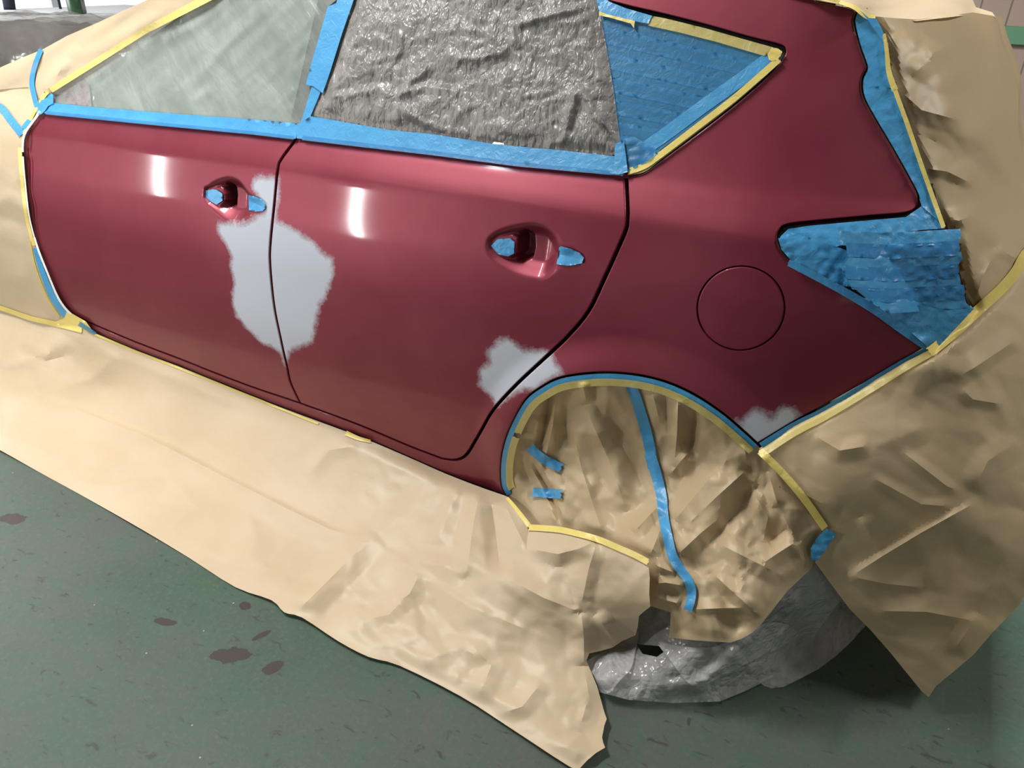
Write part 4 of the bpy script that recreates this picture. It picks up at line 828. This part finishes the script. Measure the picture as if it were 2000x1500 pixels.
def depSP(q, off):
    r = ray(q); t = depS(q)
    for _ in range(30):
        t = t + .6 * (SP(CAM[0] + r[:, 0] * t, CAM[2] + r[:, 2] * t) - off - (CAM[1] + r[:, 1] * t)) / r[:, 1]
    return t
PADS = [([(402, 372), (416, 369.5), (424, 371), (434, 378), (434.5, 392), (422.5, 400), (408, 391), (402, 384)], 'front blue tape pad in the front door handle recess'),
        ([(485, 381), (500, 384), (512, 390), (517.5, 397), (518, 407), (513, 412), (499, 413.5), (486, 410)], 'rear blue tape pad in the front door handle recess'),
        ([(959, 480), (972, 467), (996, 465.5), (1005, 473), (1004, 495), (992, 501), (972, 496)], 'front blue tape pad in the rear door handle recess'),
        ([(1087, 516), (1092, 483), (1096, 481), (1115, 486), (1132, 494), (1140, 503), (1137, 514), (1118, 518), (1108, 519)], 'rear blue tape pad in the rear door handle recess')]
for k, (P, L) in enumerate(PADS):
    patch('masking_tape', P, lambda q: depSP(q, .003), BLUE, L, step=3.5, wr=.0015, lift=.001, seed=54 + k)

# ------------------------------------------------------------------ what stands behind the car
w1 = structure(box('window_1', (-5.99, .2, .15), (-5.97, 5.95, 2.9), DAY))
fr = None
for y in (.2, 1.6, 3.05, 4.5, 5.9):
    o = box('window_frame', (-5.97, y - .04, .1), (-5.92, y + .04, 2.95), WHITEWALL); o.location -= w1.location; o.parent = w1
structure(box('trim_1', (-6, 5.94, 1.00), (8, 5.99, 1.12), GREENBAND))
structure(box('trim_2', (3.15, 5.93, 1.46), (3.32, 5.99, 3.5), GREENBAND))
# a mound under clear plastic
u = np.linspace(-1, 1, 61); v = np.linspace(-1, 1, 51); U, W = np.meshgrid(u, v); rr = (np.abs(U) ** 5 + np.abs(W) ** 5); q = np.stack([U.ravel() * 300, W.ravel() * 260], 1)
zz = (1.10 + .05 * U) * np.clip(1 - rr, 0, 1) ** .22
nz = .07 * sstep(.3, .9, U) * np.abs(np.sin(U * 24 + W * 3)) + .05 * crumple(U * 5, W * 3, 98) + .03 * crumple(U * 12, W * 4, 100)
V = np.stack([(-2.33 + .92 * U + .25 * W).ravel(), (1.58 + .50 * W).ravel(), (zz + nz * np.minimum(zz, .5)).ravel()], 1)
F = [(j * 61 + i, j * 61 + i + 1, (j + 1) * 61 + i + 1, (j + 1) * 61 + i) for j in range(50) for i in range(60)]
tag(new_obj('covered_mound', V, F, FILM_D), 'dark load under shiny grey plastic film in the top left corner', 'plastic covered load')
dk, _, _ = mat('dark_cloth', Base_Color=(.06, .052, .045), Roughness=.9)
o = bpy.data.objects['covered_mound']; V2 = (V - np.array([-2.33, 1.58, 0])) * (.95, .95, .955); c = new_obj('load', V2 + np.array([-2.33, 1.58, 0]) - np.array(o.location), F, dk, origin=(0, 0, 0)); c.parent = o
tag(box('white_bench', (-4.9, 2.5, 0), (-3.75, 4.6, .955), WHITEWALL, bevel=.01), 'white bench in front of the bright window at the top left', 'bench')
def green_tin():
    t = empty('paint_tin', (-4.02, 3.42, .955), 'green and grey tin standing on the white bench by the window', 'tin')
    gm, _, _ = mat('green_tin_paint', Base_Color=(.025, .075, .03), Roughness=.3); sm, _, _ = mat('grey_tin_metal', Base_Color=(.3, .3, .28), Metallic=.6, Roughness=.4)
    V, F = lathe([(0, 0), (.072, 0), (.074, .01), (.074, .2), (.06, .23), (0, .23)], 28); o = new_obj('body', V, F, gm, origin=(0, 0, 0)); o.parent = t
    V, F = lathe([(.0745, .012), (.0765, .012), (.0765, .19), (.0745, .19)], 28); o = new_obj('label_band', [p for p in V], F[:42], sm, origin=(0, 0, 0)); o.parent = t
    V, F = lathe([(0, .23), (.03, .23), (.03, .26), (0, .26)], 20); o = new_obj('cap', V, F, sm, origin=(0, 0, 0)); o.parent = t
green_tin()
navy, _, _ = mat('navy_cloth', Base_Color=(.012, .014, .03), Roughness=.8)
def bar(name, a, b, r0, r1, m, label, cat_):
    a, b = Vector(a), Vector(b); d = (b - a).normalized(); s = d.cross(Vector((0, 0, 1))); s = s.normalized() if s.length > .01 else Vector((1, 0, 0)); t = d.cross(s); V = []
    for p, r in ((a, r0), (a.lerp(b, .5), (r0 + r1) / 2 * 1.06), (b, r1)):
        for k in range(14): V.append(tuple(p + s * r * math.cos(k * math.pi / 7) + t * r * math.sin(k * math.pi / 7)))
    F = [(j * 14 + k, j * 14 + (k + 1) % 14, (j + 1) * 14 + (k + 1) % 14, (j + 1) * 14 + k) for j in range(2) for k in range(14)] + [tuple(range(13, -1, -1)), tuple(range(28, 42))]
    return tag(new_obj(name, V, F, m), label, cat_)
def pt(q, t): return tuple(at(np.array([q], float), np.array([t]))[0])
a = pt((24, 36), 7.2); b = pt((10, -40), 7.2)
bar('navy_bag_pole', (a[0], a[1], .958), b, .05, .05, navy, 'dark navy upright pole in front of the window at the far top left', 'pole')
a = pt((119, 20), 7.4); b = pt((110, -20), 7.4)
bar('thin_pole', (a[0], a[1], .955), b, .012, .012, navy, 'thin dark pole left of the green tin', 'pole')

# ------------------------------------------------------------------ lamps of the workshop
def tube_lamp(x, y, z, direction, length, along, power, label, name='ceiling_lamp', col=(1, .97, .92), wdt=.07):
    t = empty(name, (x, y, z), label, 'lamp')
    dx = np.array(direction, float); dx /= np.linalg.norm(dx); al = np.array(along, float); al /= np.linalg.norm(al); direction = tuple(dx); along = tuple(al); L = length / 2
    h = box('housing', (0, 0, 0), (1, 1, 1), STEEL); side = np.cross(dx, al)
    c = [(-L - .05, -.08, -.12), (L + .05, -.08, -.12), (L + .05, .08, -.12), (-L - .05, .08, -.12), (-L - .05, -.08, -.05), (L + .05, -.08, -.05), (L + .05, .08, -.05), (-L - .05, .08, -.05)]
    h.location = (0, 0, 0); h.data.vertices.foreach_set('co', np.array([al * a + side * b + dx * d for a, b, d in c]).ravel()); h.parent = t
    V = []; F = []
    for k in range(12):
        for e in (-L, L): V.append(al * e + side * .018 * math.cos(k * math.pi / 6) + dx * (.018 * math.sin(k * math.pi / 6) - .025))
    for k in range(12): F.append((2 * k, 2 * k + 1, (2 * k + 3) % 24, (2 * k + 2) % 24))
    o = new_obj('tube', V, F, TUBE, origin=(0, 0, 0)); o.parent = t
    l = area('tube_light', (0, 0, 0), direction, wdt, length, power, col); l.parent = None
    zq = -Vector(direction); yq = Vector(along); xq = yq.cross(zq); l.matrix_world = Matrix(((xq.x, yq.x, zq.x, x), (xq.y, yq.y, zq.y, y), (xq.z, yq.z, zq.z, z), (0, 0, 0, 1)))
for a in LAMPS: tube_lamp(*a)
